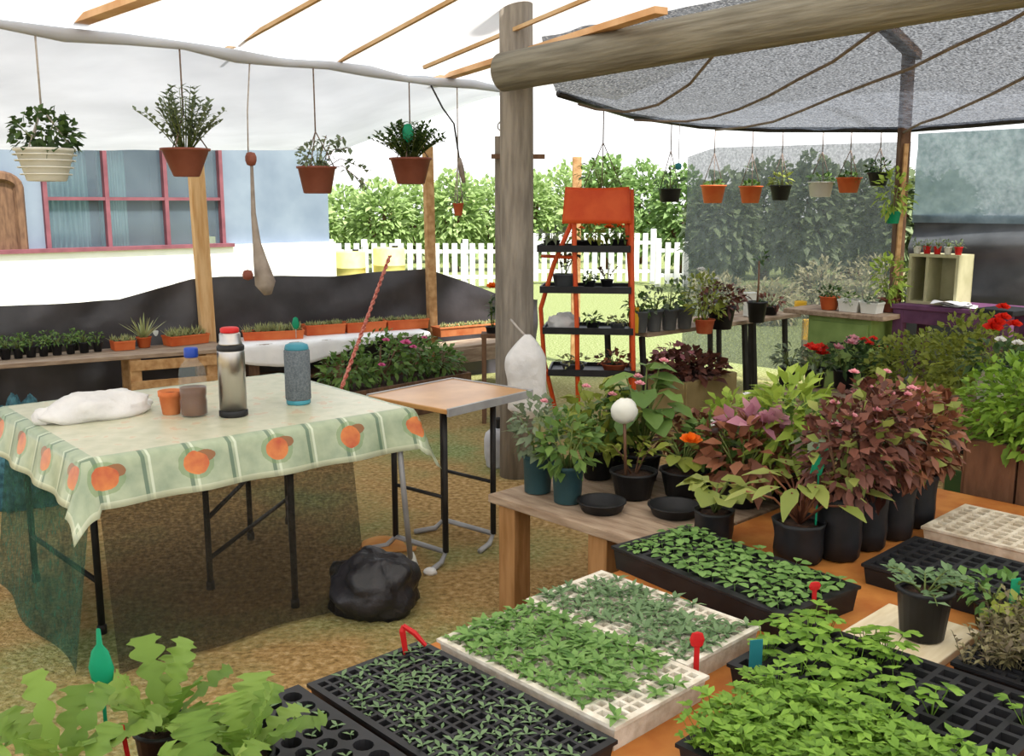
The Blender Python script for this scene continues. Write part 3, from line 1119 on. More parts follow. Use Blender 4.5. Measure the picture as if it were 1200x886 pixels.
    # little terracotta pot
    t = thing('small_pot', 'small terracotta pot on the oilcloth beside the clear bottle', 'pot', on(201, 485))
    pot(t, .045, .095, 'terracotta_pale', .75, .22)
    # plastic bag lying down
    p = on(118, 488)
    t = thing('plastic_bag', 'crumpled white plastic bag lying on the oilcloth', 'bag', p, rz + .1)
    MB().blob((.20, .10, .066), 5, .26, 1.7, 40, -.5).build('bag', 'bag_white', t, True)
    hd = MB()
    hd.blob((.05, .035, .04), 8, .4, 3, 16, -.5, (-.20, .02, 0))
    hd.build('knot', 'bag_white', t, True)

    # rubbish bag on the ground
    p = P(440, 712, 0)
    t = thing('rubbish_bag', 'full black plastic rubbish bag on the ground beside the table', 'bag', p)
    MB().blob((.175, .17, .14), 21, .22, 2.4, 44, -.6).build('bag', 'bag_black', t, True)
    p = P(505, 668, 0)
    tag(MB().blob((.03, .02, .02), 3, .3, 2, 12, -.5, p + V((.0, -.05, 0))).build('paper_scrap', 'paper', None, True), 'scrap of white paper on the ground near the black rubbish bag', 'scrap')
    p = P(455, 643, 0)
    c = MB()
    c.grid(lambda a, b_: (p.x + .26 * (a - .5), p.y + .17 * (b_ - .5) + .05 * a, .008 + .02 * math.sin(a * 5) * b_), 10, 6)
    o = c.build('cardboard_scrap', 'card', None, True)
    so = o.modifiers.new('thick', 'SOLIDIFY'); so.thickness = .006
    tag(o, 'torn piece of brown cardboard on the ground behind the rubbish bag', 'cardboard')

    # second folding table with a bare brown top
    Z2 = .72
    RF = P(621, 459, Z2) + V((.01, .03, 0))
    a2 = math.radians(50)
    t = thing('trestle_table', 'bare brown folding table beside the oilcloth table', 'table', (RF.x, RF.y, 0), a2)
    L2, W2 = .56, .50
    MB().box((-L2 / 2, W2 / 2, Z2 - .012), (L2, W2, .022)).build('table_top', 'board_brown', t, False, .004)
    e = MB()
    for a, b in (((-L2, 0), (0, 0)), ((-L2, W2), (0, W2)), ((0, 0), (0, W2))):
        e.bar((a[0], a[1], Z2 - .014), (b[0], b[1], Z2 - .014), .014, .034)
    e.build('edge_band', 'metal_grey', t)
    for x in (-.16, -L2 + .08):
        for y in (.10, W2 - .08):
            MB().tube([(x, y, Z2 - .03), (x, y, .05)], .0135, 8).build('leg', 'steel_dark', t, True)
        MB().tube([(x - .14, .06, .013), (x - .04, .09, .014), (x, .10, .05), (x, W2 - .08, .05), (x - .04, W2 - .06, .014), (x - .14, W2 - .02, .013)], .0125, 8).build('foot_tube', 'metal_grey', t, True)
        MB().tube([(x, .10, .30), (x, W2 - .08, .30)], .009, 8).build('crossbar', 'steel_dark', t, True)

    # gas cylinder beside the post
    p = P(584, 546, 0)
    t = thing('gas_cylinder', 'small grey gas cylinder on the grass beside the middle post', 'cylinder', p)
    MB().lathe([(.07, 0), (.075, .01), (.075, .03), (.082, .045), (.086, .09), (.086, .17), (.078, .205), (.05, .228), (.025, .235)], 24).build('body', 'cylinder_grey', t, True)
    MB().lathe([(.014, .23), (.014, .28), (.02, .285), (.02, .30), (.0001, .305)], 12).build('valve', 'steel_dark', t, True)
    MB().tube([(-.04, 0, .29), (.04, 0, .29)], .01, 8).build('valve_handle', 'steel_dark', t, True)

    # white bag tied to the post
    p = PY(617, 490, 5.22)
    t = thing('hanging_bag', 'white plastic bag hung on the middle post', 'bag', p)
    h = PY(617, 392, 5.22).z - p.z

    def bagf(uu, v):
        a = 2 * PI * uu
        r = .106 * min(1, .35 + v * 6) if v < .72 else .106 * (1 - ((v - .72) / .28) ** 1.5 * .86)
        r *= 1 + .10 * noise.noise(V((math.cos(a) * 2, math.sin(a) * 2, v * 4))) + (.12 * math.sin(a * 7) * max(0, v - .55))
        return (math.cos(a) * r + .008 * math.sin(v * 7), math.sin(a) * r * .55, h * v)
    MB().grid(bagf, 40, 26).build('bag', 'bag_white', t, True)
    MB().tube([(0, 0, h * .97), (-.05, .05, h * 1.07), (-.085, .14, h * 1.14)], .006, 6).build('string', 'cord_light', t, True)


def build_side_benches():
    rng = random.Random(8)
    zf = .5
    # bench carrying the seedling pots and a pallet end
    a, b = P(20, 426, zf), P(252, 403, zf)
    d = BD
    rz = math.atan2(d.y, d.x)
    L = (b - a).length + 1.1
    t = thing('plank_bench', 'long low plank bench with pallet ends along the black plastic skirt', 'bench', a - d * 1.1 + V((0, 0, -zf)), rz)
    for k in range(3):
        MB().box((L / 2, .07 + .15 * k, zf - .015), (L, .14, .03)).build('plank', 'wood_bench', t, False, .004)
    for x in (.55, L - .66, L - .12):
        for y in (.05, .40):
            MB().box((x, y, (zf - .03) / 2), (.08, .07, zf - .03)).build('leg', 'wood_tan', t, False, .004)
    for z in (.12, .27, .42):
        MB().box((L - .39, .005, z), (.62, .02, .075)).build('pallet_slat', 'wood_tan', t, False, .003)
    MB().box((.4, .005, .42), (.8, .02, .1)).build('apron', 'wood_tan', t, False, .003)
    n1 = V((-d.y, d.x, 0))

    def onb(x, y, back=0.0):
        return P(x, y, zf + .002) + n1 * back

    # nine little black pots in a row
    first = None
    xs = [-8, 8, 23, 38, 53, 69, 85, 101, 117]
    for i, x in enumerate(xs):
        y = 424 - (x - 0) * .085
        loc = onb(x, y, .10)
        lb = 'little black pot of green seedlings in the row on the plank bench'
        if first is None:
            first = potted('seedling_pot', lb, loc, .037, .075, 'plastic_black', 'leaf_green', 'bush', (.05, .08), 5, 'little black pots on the plank bench', 'potted plant', n=36, leafs=(.035, .016))
        else:
            dup(first, loc, i * 1.3, lb, 'little black pots on the plank bench', .95 + .1 * (i % 2))
    for i, x in enumerate((0, 30, 62, 92)):
        dup(first, onb(x, 424 - x * .085, .28), i * 2.1, 'little black pot of green seedlings behind the row on the plank bench', 'little black pots at the back of the plank bench', 1.05)

    def box_planter(name, label, x0, x1, y0, y1, h, m, fol, kind, seed, z=zf, back=.08, w=.15, n=60, hh=.08, lf=(.05, .014)):
        p, q = P(x0, y0, z + .002) + n1 * back, P(x1, y1, z + .002) + n1 * back
        v = q - p
        r = random.Random(seed)
        t = thing(name, label, 'planter', (p + q) / 2, math.atan2(v.y, v.x))
        trough(t, v.length, w, h, m)
        f = MB()
        for i in range(n):
            x = r.uniform(-.46, .46) * v.length
            y = r.uniform(-.4, .4) * w
            if kind == 'succ':
                for k in range(7):
                    a_ = 2.4 * k + i
                    tl = .2 + .8 * k / 7
                    f.leaf((x, y, h * .85), (math.cos(a_) * tl, math.sin(a_) * tl, 1.1 - .5 * tl), V((math.cos(a_), math.sin(a_), .2)), hh * r.uniform(.6, 1), lf[1], 2, .1, 'blade', .3)
            else:
                for k in range(6):
                    f.leaf((x, y, h * .85 + hh * r.random() * .6), rdir(r, -.1), UP, lf[0], lf[1], 2, .3)
        f.build('foliage', fol, t, True)
        return t
    box_planter('window_box', 'short terracotta box under the spiky aloe on the plank bench', 134, 158, 412, 410, .07, 'plastic_orange', 'leaf_succulent', 'succ', 1, n=14, hh=.07)
    potted('aloe_plant', 'spiky pale aloe in a terracotta pot on the plank bench', onb(172, 409, .1), .055, .08, 'plastic_orange', 'leaf_succulent', 'spiky', (.1, .24), 4, leafs=(.2, .026), n=20)
    t = thing('round_jar', 'small round white jar between the aloe and a terracotta box', 'jar', onb(189, 404, .22))
    MB().lathe([(.03, 0), (.045, .02), (.05, .05), (.045, .085), (.03, .1), (.0001, .102)], 16).build('jar_body', 'plastic_white', t, True)
    box_planter('window_box', 'terracotta box of pale succulents at the yellow post', 198, 243, 407, 402, .075, 'plastic_orange', 'leaf_succulent', 'succ', 2, n=26, hh=.1)
    # second bench under a white cloth
    a, b = P(286, 405, zf), P(508, 392, zf)
    d = BD
    L = (b - a).length
    t = thing('cloth_bench', 'long low bench draped with white sheeting in front of the skirt', 'bench', a + V((0, 0, -zf)), math.atan2(d.y, d.x))
    MB().box((L / 2, .22, zf - .015), (L, .44, .03)).build('bench_top', 'wood_bench', t)
    for x in (.08, L * .5, L - .1):
        for y in (.05, .40):
            MB().box((x, y, (zf - .03) / 2), (.07, .07, zf - .03)).build('leg', 'wood_dark', t)
    MB().box((L / 2, .25, .2), (L * .96, .3, .025)).build('lower_shelf', 'wood_dark', t)
    c = MB()

    def sheet(u, v):
        s = v * .62
        if s < .44:
            y, z = .44 - s, zf + .004
        else:
            k = s - .44
            y, z = -.012 - .01 * math.sin(u * 40), zf + .004 - k * (.6 + .45 * math.sin(u * 5.2 + .4))
        return (-.02 + (L + .04) * u, y, z + .003 * noise.noise(V((u * 20, v * 6, 0))))
    c.grid(sheet, 60, 20)
    o = c.build('white_sheeting', 'sheeting', t, True)
    so = o.modifiers.new('thick', 'SOLIDIFY'); so.thickness = .003
    box_planter('window_box', 'terracotta box of pale yellow succulents on the white sheeting beside the flask', 288, 359, 400, 397, .07, 'plastic_orange', 'leaf_succulent', 'succ', 3, z=zf + .006, n=40, hh=.1)
    xs = [362, 410, 458, 508]
    wh = ('nearest the teal tag', 'second from the teal tag', 'third from the teal tag', 'against the slim timber post')
    for i in range(3):
        box_planter('window_box', 'orange trough of low succulents on white sheeting, %s' % (wh[i] if i < 2 else wh[3]), xs[i] + 1, xs[i + 1] - 1, 395 - i * 3.2, 392 - i * 3.2, .085, 'plastic_orange', 'leaf_succulent', 'succ', 20 + i, z=zf + .006, back=.14, n=30, hh=.06)
    # tags over the succulents
    t = thing('plant_tag', 'teal plastic tag standing in the succulents on the white sheeting', 'tag', P(352, 398, zf + .075) + n1 * .1)
    MB().box((0, 0, .04), (.006, .003, .08)).build('stake', 'cord_light', t)
    MB().lathe([(.0001, .06), (.022, .08), (.028, .11), (.018, .15), (.0001, .16)], 8, squash=.15).build('tag_plate', 'green_tag', t, True)
    # third bench past the post
    a, b = P(512, 410, .42), P(606, 399, .42)
    d = (b - a).normalized()
    L = (b - a).length + .15
    t = thing('rail_bench', 'short low timber bench by the end of the black plastic skirt', 'bench', a + V((0, 0, -.42)), math.atan2(d.y, d.x))
    MB().box((L / 2, .17, .405), (L, .34, .03)).build('bench_top', 'wood_bench', t)
    MB().box((L / 2, -.008, .345), (L, .02, .11)).build('apron', 'wood_bench', t)
    for x in (.06, L - .06):
        for y in (.04, .30):
            MB().box((x, y, .195), (.06, .06, .39)).build('leg', 'wood_dark', t)
    box_planter('window_box', 'long pale orange trough of small succulents on the short timber bench', 517, 594, 396, 389, .085, 'terracotta_pale', 'leaf_succulent', 'succ', 31, z=.42, back=.1, n=46, hh=.06)
    # teal crumpled tarp at the table end
    p = PY(16, 460, 5.0)
    t = thing('netting_heap', 'crumpled teal netting heaped behind the oilcloth table', 'netting', (p.x, p.y, 0))
    MB().blob((.2, .14, .33), 14, .5, 3.2, 40, -.6).build('netting', 'teal_net', t, True)
    # rose bed
    a, b = P(398, 470, .0), P(556, 448, .0)
    z = .26
    p, q = P(400, 462, z), P(551, 436, z)
    v = q - p
    t = thing('flower_bed_box', 'wooden box planter of pink flowering bushes behind the brown table', 'planter', (p.x, p.y, 0), math.atan2(v.y, v.x))
    L = v.length
    bx = MB()
    bx.box((L / 2, 0, z / 2), (L, .03, z))
    bx.box((L / 2, .45, z / 2), (L, .03, z))
    bx.box((0, .225, z / 2), (.03, .42, z))
    bx.box((L, .225, z / 2), (.03, .42, z))
    bx.build('box', 'wood_dark', t, False, .004)
    MB().box((L / 2, .225, z - .04), (L - .04, .42, .02)).build('soil', 'soil', t)
    r = random.Random(4)
    for cx, rr, hh in ((.25, .2, .22), (.6, .28, .34), (.95, .26, .3), (1.25, .2, .2)):
        cx = cx / 1.45 * L
        f, s = MB(), MB()
        bush(f, r, (cx, .2, z + hh * .5), (rr, .24, hh * .6), 300, .055, .033, zmin=-.6)
        for k in range(5):
            s.tube([(cx, .22, z - .04), (cx + r.uniform(-.15, .15), .2 + r.uniform(-.12, .12), z + hh * .8)], [.006, .003], 5)
        s.build('stem', 'stem_brown', t, True)
        f.build('foliage', 'leaf_green', t, True)
    for (x, y, rad) in ((475, 402, .045), (452, 399, .03), (447, 428, .03), (497, 396, .025), (484, 407, .03)):
        w = PL(x, y, V((p.x, p.y, 0)) - n1 * .02, v.normalized())
        fb = MB()
        k = Matrix.Rotation(-math.atan2(v.y, v.x), 3, 'Z') @ (w - V((p.x, p.y, 0)))
        flower(fb, k, rad, r, 14, V((0, -.8, .6)))
        fb.build('flower', 'petal_pink', t, True)
    # twisted cord hanging slantwise
    a, b = PY(457, 300, 6.9), PY(400, 456, 5.9)
    top = PY(470, 205, 7.3)
    mb = MB()
    for ph in (0, PI):
        pts = []
        for k in range(60):
            f_ = k / 59
            c = a.lerp(b, f_) if f_ > 0 else a
            w = V((math.cos(k * 1.1 + ph), 0, math.sin(k * 1.1 + ph))) * .007
            pts.append(c + w)
        mb.tube(pts, .008, 5)
    o = mb.build('twisted_cord', 'cord_red', None, True)
    tag(o, 'pale red twisted cord slanting down in front of the black plastic skirt', 'cord')


def build_hanging():
    R0, R1 = P(0, 22, 2.34), P(590, 102, 2.34)
    rd = (R1 - R0).normalized()

    def wire(x, yt):
        return PL(x, yt, R0, rd)

    def basket(name, label, x, yr, w, hpx, potm, fol, kind, size, seed, cordm='cord', taper=.7, yt=60, flow=None, n=None, leafs=(.05, .025), shape='oval', nc=3, cat='hanging basket', drop=None, knot=.35):
        """Pot rim at photo height yr, w pixels wide and hpx tall, hung from the roof wire."""
        rim = PL(x, yr, R0, rd)
        dist = rim.y / FOC * 1.02
        r, h = w * dist / 2, hpx * dist
        loc = V((rim.x, rim.y, rim.z - h))
        t = potted(name, label, loc, r, h, potm, fol, kind, size, seed, None, cat, taper, n=n, leafs=leafs, shape=shape, flow=flow, drop=drop)
        hang_cords(t, r * .95, h * .97, 2.325 - loc.z, cordm, nc, knot)
        return t
    basket('hanging_basket', 'ribbed off-white hanging pot with a round leafy green plant', 52, 174, 62, 36, 'plastic_white', 'leaf_dark', 'bush', (.145, .17), 1, 'cord_light', .68, n=260, leafs=(.045, .032))
    basket('hanging_basket', 'brown hanging bowl with ferny grey green shoots above the yellow post', 217, 174, 52, 31, 'plastic_brown', 'leaf_grey', 'sprays', (.2, .40), 2, 'cord', .55, n=40, leafs=(.055, .02))
    basket('hanging_basket', 'small brown hanging pot with drooping twiggy plant', 371, 195, 43, 30, 'plastic_brown', 'leaf_grey', 'bush', (.115, .15), 3, 'cord', .72, n=150, leafs=(.035, .02))
    basket('hanging_basket', 'brown hanging pot with bushy dark plant and green tag', 481, 185, 46, 29, 'plastic_brown', 'leaf_dark', 'sprays', (.22, .30), 4, 'cord', .68, n=90, leafs=(.055, .018))
    basket('hanging_basket', 'tiny reddish hanging pot beyond the slim timber post', 537, 238, 12, 14, 'terracotta', 'leaf_grey', 'bush', (.06, .09), 5, 'cord_light', .7, n=30, leafs=(.03, .015))
    objs = [o for o in COL.objects if o.name.startswith('hanging_basket')]
    # extras on some of the baskets
    b3 = [o for o in objs if 'twiggy' in o.get('label', '')][0]
    f, s = MB(), MB()
    r = random.Random(5)
    for (dx, dz, L) in ((.2, .1, .3), (.28, -.02, .36), (.16, .16, .2), (.3, -.12, .34)):
        pts = [(0.03, 0, .13), (dx * .5, -.02, .2 + dz * .4), (dx, -.02, .15 + dz)]
        s.tube(pts, [.003, .0025, .0015], 5)
        for k in range(12):
            q = .35 + .65 * r.random()
            p = V(pts[1]).lerp(V(pts[2]), (q - .35) / .65)
            f.leaf(p, rdir(r, -1), UP, .045, .03, 2, .2)
    s.tube([(0, 0, .13), (.06, 0, .32)], [.003, .002], 5)
    for k in range(8):
        f.leaf((.04 + r.uniform(-.03, .05), 0, .22 + .12 * r.random()), rdir(r, -.2), UP, .045, .025, 2, .2)
    s.build('trailing_stem', 'stem_brown', b3, True)
    f.build('trailing_foliage', 'leaf_grey', b3, True)
    b4 = [o for o in objs if 'green tag' in o.get('label', '')][0]
    MB().lathe([(.0001, .26), (.03, .29), (.035, .33), (.02, .37), (.0001, .375)], 10, (0, -.12, -.02), squash=.2).build('tag_plate', 'green_tag', b4, True, label='green plastic tag')
    b1 = [o for o in objs if 'ribbed' in o.get('label', '')][0]
    rb = MB()
    for z in (.03, .06, .09, .115):
        rr = .098 + (.04 * z / .14)
        rb.tube([(rr * math.cos(a * PI / 12), rr * math.sin(a * PI / 12), z) for a in range(25)], .003, 5)
    rb.build('ribs', 'plastic_white', b1, True)
    # gourd on a cord
    tp = wire(293, 66)
    yk = PL(293, 186, R0, rd)
    t = thing('dried_gourd', 'long grey dried gourd with brown knobs hanging on a cord', 'gourd', (yk.x, yk.y, PL(312, 345, R0, rd).z))
    o0 = V(t.location)

    def q(x, y):
        return PL(x, y, R0, rd) - o0
    MB().tube([q(291, 186), (q(290, 130)), V((tp.x, tp.y, 2.325)) - o0], .004, 5).build('cord', 'cord_light', t, True)
    MB().lathe([(.0001, -.04), (.022, -.032), (.03, -.01), (.03, .01), (.022, .03), (.0001, .036)], 14, q(294, 186)).build('knob', 'plastic_brown', t, True)
    MB().tube([q(295, 194), q(297, 250), q(301, 285), q(306, 310), q(311, 332), q(314, 345)], [.008, .013, .022, .040, .056, .022], 14).build('gourd_body', 'gourd', t, True)
    MB().lathe([(.0001, -.03), (.025, -.02), (.03, 0), (.022, .022), (.0001, .028)], 12, q(291, 322) + V((0, -.01, 0))).build('knob', 'plastic_brown', t, True)
    # loose dark wire swag
    a, b, c = q(505, 100), q(532, 145), q(538, 185)
    tag(MB().tube([a + o0, (a + b) / 2 + o0 + V((0, 0, -.02)), b + o0, c + o0], .006, 6).build('wire_swag', 'steel_dark', None, True), 'loose dark wire dangling beside the bushy dark hanging plant', 'wire')
    sw = MB().tube([c + o0, c + o0 + V((.01, 0, -.06)), c + o0 + V((.03, 0, -.16))], [.012, .02, .012], 8)
    tag(sw.build('seed_pod', 'gourd', None, True), 'small grey pod at the end of the dangling dark wire', 'pod')

    # row of pots along the far net
    W0 = PY(806, 300, 8.95)
    row = [(706, 222, 56, 26, 'plastic_black', 'leaf_green', 'wide dark hanging tray of greenery above the orange sign board', 'bush', (.2, .22), .9),
           (785, 221, 26, 15, 'plastic_black', 'leaf_dark', 'black hanging pot with trailing plant beside the net screen edge', 'bush', (.13, .16), .8),
           (836, 217, 28, 20, 'plastic_orange', 'leaf_green', 'orange hanging pot closest to the free edge of the net screen', 'bush', (.07, .05), .72),
           (880, 218, 26, 19, 'plastic_orange', 'leaf_green', 'orange hanging pot in front of net screen, beside a black one', 'bush', (.05, .05), .72),
           (915, 217, 24, 17, 'plastic_black', 'leaf_olive', 'black hanging pot between the orange and the white one on the net', 'bush', (.09, .11), .7),
           (962, 213, 28, 17, 'plastic_white', 'leaf_green', 'white hanging pot with low green plants before the net screen', 'bush', (.1, .06), .8),
           (995, 208, 27, 17, 'plastic_orange', 'leaf_green', 'orange hanging pot between white pot and corner post', 'bush', (.06, .04), .72),
           (1030, 202, 24, 15, 'plastic_black', 'leaf_dark', 'dark hanging pot beside the corner post', 'bush', (.08, .1), .7)]
    for i, (x, y, w, h, pm, fm, lb, kd, sz, tp_) in enumerate(row):
        ey, eY = ((126, 7.06) if x < 750 else (142.5, 8.08))
        rim = PL(x, y, W0, GB) if x > 800 else PY(x, y, eY)
        k = rim.y / FOC * 1.02
        loc = V((rim.x, rim.y, rim.z - h * k))
        t = potted('hanging_pot', lb, loc, w * k / 2, h * k, pm, fm, kd, sz, 40 + i, 'pots hanging along the net screen', 'hanging pot', tp_, n=70, leafs=(.05, .025))
        hang_cords(t, w * k / 2 * .95, h * k * .97, (PL(x, 151, W0, GB).z if x > 800 else PY(x, ey, eY).z) - loc.z - .02, 'cord', 3, .6)
    # plant tied to the corner post, with its green pot
    p = PY(1046, 262, 7.3)
    t = potted('post_plant', 'leafy lime plant in a green pot fixed to the corner post', p, .055, .09, 'green_tag', 'leaf_lime', 'bush', (.13, .3), 77, None, 'plant', n=110, leafs=(.06, .03))
    MB().tube([(.03, .03, .08), (.05, .10, .16)], .006, 5).build('hanger', 'cord', t, True)
    # teal tag at the black pot
    q_ = PY(795, 195, 8.15)
    t = thing('hanging_tag', 'round teal tag hanging by the black pot near the net edge', 'tag', q_)
    MB().lathe([(.0001, -.03), (.022, -.02), (.028, 0), (.022, .02), (.0001, .03)], 10, squash=.3).build('tag_plate', 'teal_tag', t, True)
    MB().tube([(0, 0, .02), (0, 0, PY(795, 144, 8.15).z - q_.z)], .003, 5).build('cord', 'cord', t, True)


def build_rack():
    Y = 6.6
    rng = random.Random(31)
    b = PY(690, 300, Y)
    t = thing('plant_rack', 'orange metal plant rack with a blank orange sign board on top', 'rack', (b.x, Y, 0), -.12)
    k = Y / FOC * 1.015

    def z(y):
        return PY(690, y, Y).z
    legs = [[(-.105, 0, z(222)), (-.095, 0, z(300)), (-.075, 0, z(380)), (-.055, 0, 0)],
            [(.275, 0, z(222)), (.285, 0, z(300)), (.305, 0, z(400)), (.33, 0, 0)],
            [(-.12, .02, z(262)), (-.24, .10, z(310)), (-.335, .16, z(365)), (-.31, .18, z(430)), (-.20, .2, 0)],
            [(.25, .02, z(262)), (.28, .2, z(330)), (.30, .32, z(430)), (.28, .34, 0)]]
    for lg in legs:
        MB().tube(lg, .016, 8).build('leg', 'orange_paint', t, True)
    # sign board, bent slightly over its frame
    sb = MB().grid(lambda u, v: (-.18 + .46 * u + .02 * v * (1 - 2 * u), -.03 - .012 * math.sin(PI * u), z(262) + (z(219) - z(262)) * v - .008 * math.sin(PI * u) * v), 14, 8)
    o = sb.build('sign_board', 'orange_paint', t, True)
    so = o.modifiers.new('thick', 'SOLIDIFY'); so.thickness = .012
    for i, (y, x0, x1, dy) in enumerate(((293, -.34, .27, 0), (341, -.32, .28, .0), (389, -.30, .30, 0), (438, -.26, .32, 0))):
        zz = z(y)
        s = MB()
        s.box(((x0 + x1) / 2, .14, zz), (x1 - x0, .34, .016))
        s.box(((x0 + x1) / 2, -.03, zz + .008), (x1 - x0, .012, .045))
        s.box(((x0 + x1) / 2, .31, zz + .008), (x1 - x0, .012, .045))
        s.box((x0, .14, zz + .008), (.012, .34, .045))
        s.box((x1, .14, zz + .008), (.012, .34, .045))
        s.build('shelf', 'plastic_black', t)
    for y in (302, 390, 440):
        MB().tube([(-.33, .17, z(y)), (-.08, 0, z(y))], .012, 6).build('bracket', 'orange_paint', t, True)
    loc = V(t.location)
    rm = Matrix.Rotation(-.12, 3, 'Z')

    def at(x, y, zz):
        return loc + rm @ V((x, y, zz))

    def sp(name, label, x, yy, shelf, r, h, pm, fm, kd, sz, seed, **kw):
        return potted(name, label, at(x, yy, z(shelf) + .009), r, h, pm, fm, kd, sz, seed, None, 'potted plant', **kw)
    sp('shelf_plant', 'low dark tray plant with yellow bloom on the top shelf of the orange rack', -.02, .12, 293, .10, .05, 'plastic_black', 'leaf_olive', 'bush', (.16, .10), 1, n=80, leafs=(.05, .025), flow=('petal_orange', 2, .025))
    sp('shelf_plant', 'grey leaved plant at the open end of the top rack shelf', -.26, .14, 293, .06, .05, 'plastic_black', 'leaf_grey', 'bush', (.09, .08), 2, n=50, leafs=(.05, .025))
    sp('shelf_plant', 'orange flowered plant by the upright on the top rack shelf', .20, .08, 293, .06, .06, 'plastic_black', 'leaf_green', 'bush', (.09, .10), 3, n=50, leafs=(.05, .025), flow=('petal_orange', 3, .04))
    sp('shelf_plant', 'tall grey plant in a dark pot on second rack shelf down', -.18, .2, 341, .08, .09, 'plastic_grey', 'leaf_grey', 'upright', (.10, .16), 4, n=50, leafs=(.06, .03))
    sp('shelf_plant', 'thin bent twig plant in a small pot on the second rack shelf', .12, .14, 341, .045, .06, 'plastic_black', 'leaf_purple', 'sprays', (.08, .16), 5, n=5, leafs=(.03, .015))
    sp('shelf_plant', 'small round dark plant in the middle of the second rack shelf', -.0, .12, 341, .045, .05, 'plastic_black', 'leaf_dark', 'bush', (.05, .06), 6, n=40, leafs=(.03, .02))
    sp('shelf_plant', 'green seedling pot on the third rack shelf beside crumpled plastic', .03, .1, 389, .05, .05, 'plastic_black', 'leaf_green', 'bush', (.07, .06), 7, n=40, leafs=(.04, .02))
    sp('shelf_plant', 'grey succulent bowl near the upright on the third rack shelf', .2, .14, 389, .06, .04, 'plastic_grey', 'leaf_succulent', 'bush', (.07, .05), 8, n=40, leafs=(.04, .02))
    sp('shelf_plant', 'reddish plant bowl on the lowest rack shelf', .18, .1, 438, .09, .05, 'terracotta', 'leaf_red', 'bush', (.12, .08), 9, n=60, leafs=(.05, .03))
    sp('shelf_plant', 'pale succulent bowl at the open end of the lowest rack shelf', -.1, .1, 438, .09, .05, 'plastic_grey', 'leaf_succulent', 'bush', (.1, .05), 10, n=60, leafs=(.04, .02))
    tt = thing('plastic_wrap', 'crumpled white plastic on the third shelf of the orange rack', 'bag', at(-.17, .13, z(389) + .009))
    MB().blob((.10, .08, .07), 9, .5, 3, 24, -.4).build('wrap', 'bag_white', tt, True)
    # orange flower on a tall stem behind the post
    p = PY(577, 390, 7.0)
    t = potted('flower_pot', 'tall stemmed orange flower in a dark pot behind the middle post', (p.x, 7.0, .42 if False else PY(577, 392, 7.0).z), .05, .06, 'plastic_black', 'leaf_dark', 'upright', (.05, .26), 13, None, 'potted plant', n=40, leafs=(.05, .025))
    fb = MB()
    flower(fb, V((0, -.02, PY(577, 334, 7.0).z - p.z)), .05, random.Random(2), 14, V((0, -.7, .7)))
    fb.build('flower', 'petal_orange', t, True)
    # stand below it
    zt = p.z
    t = thing('plant_stand', 'dark wooden stand under the tall orange flower', 'stand', (p.x, 7.0, 0))
    MB().box((0, 0, zt - .015), (.16, .16, .03)).build('stand_top', 'wood_dark', t, False, .004)
    for i in (-1, 1):
        for j in (-1, 1):
            MB().box((i * .06, j * .06, (zt - .03) / 2), (.03, .03, zt - .03)).build('leg', 'wood_dark', t)


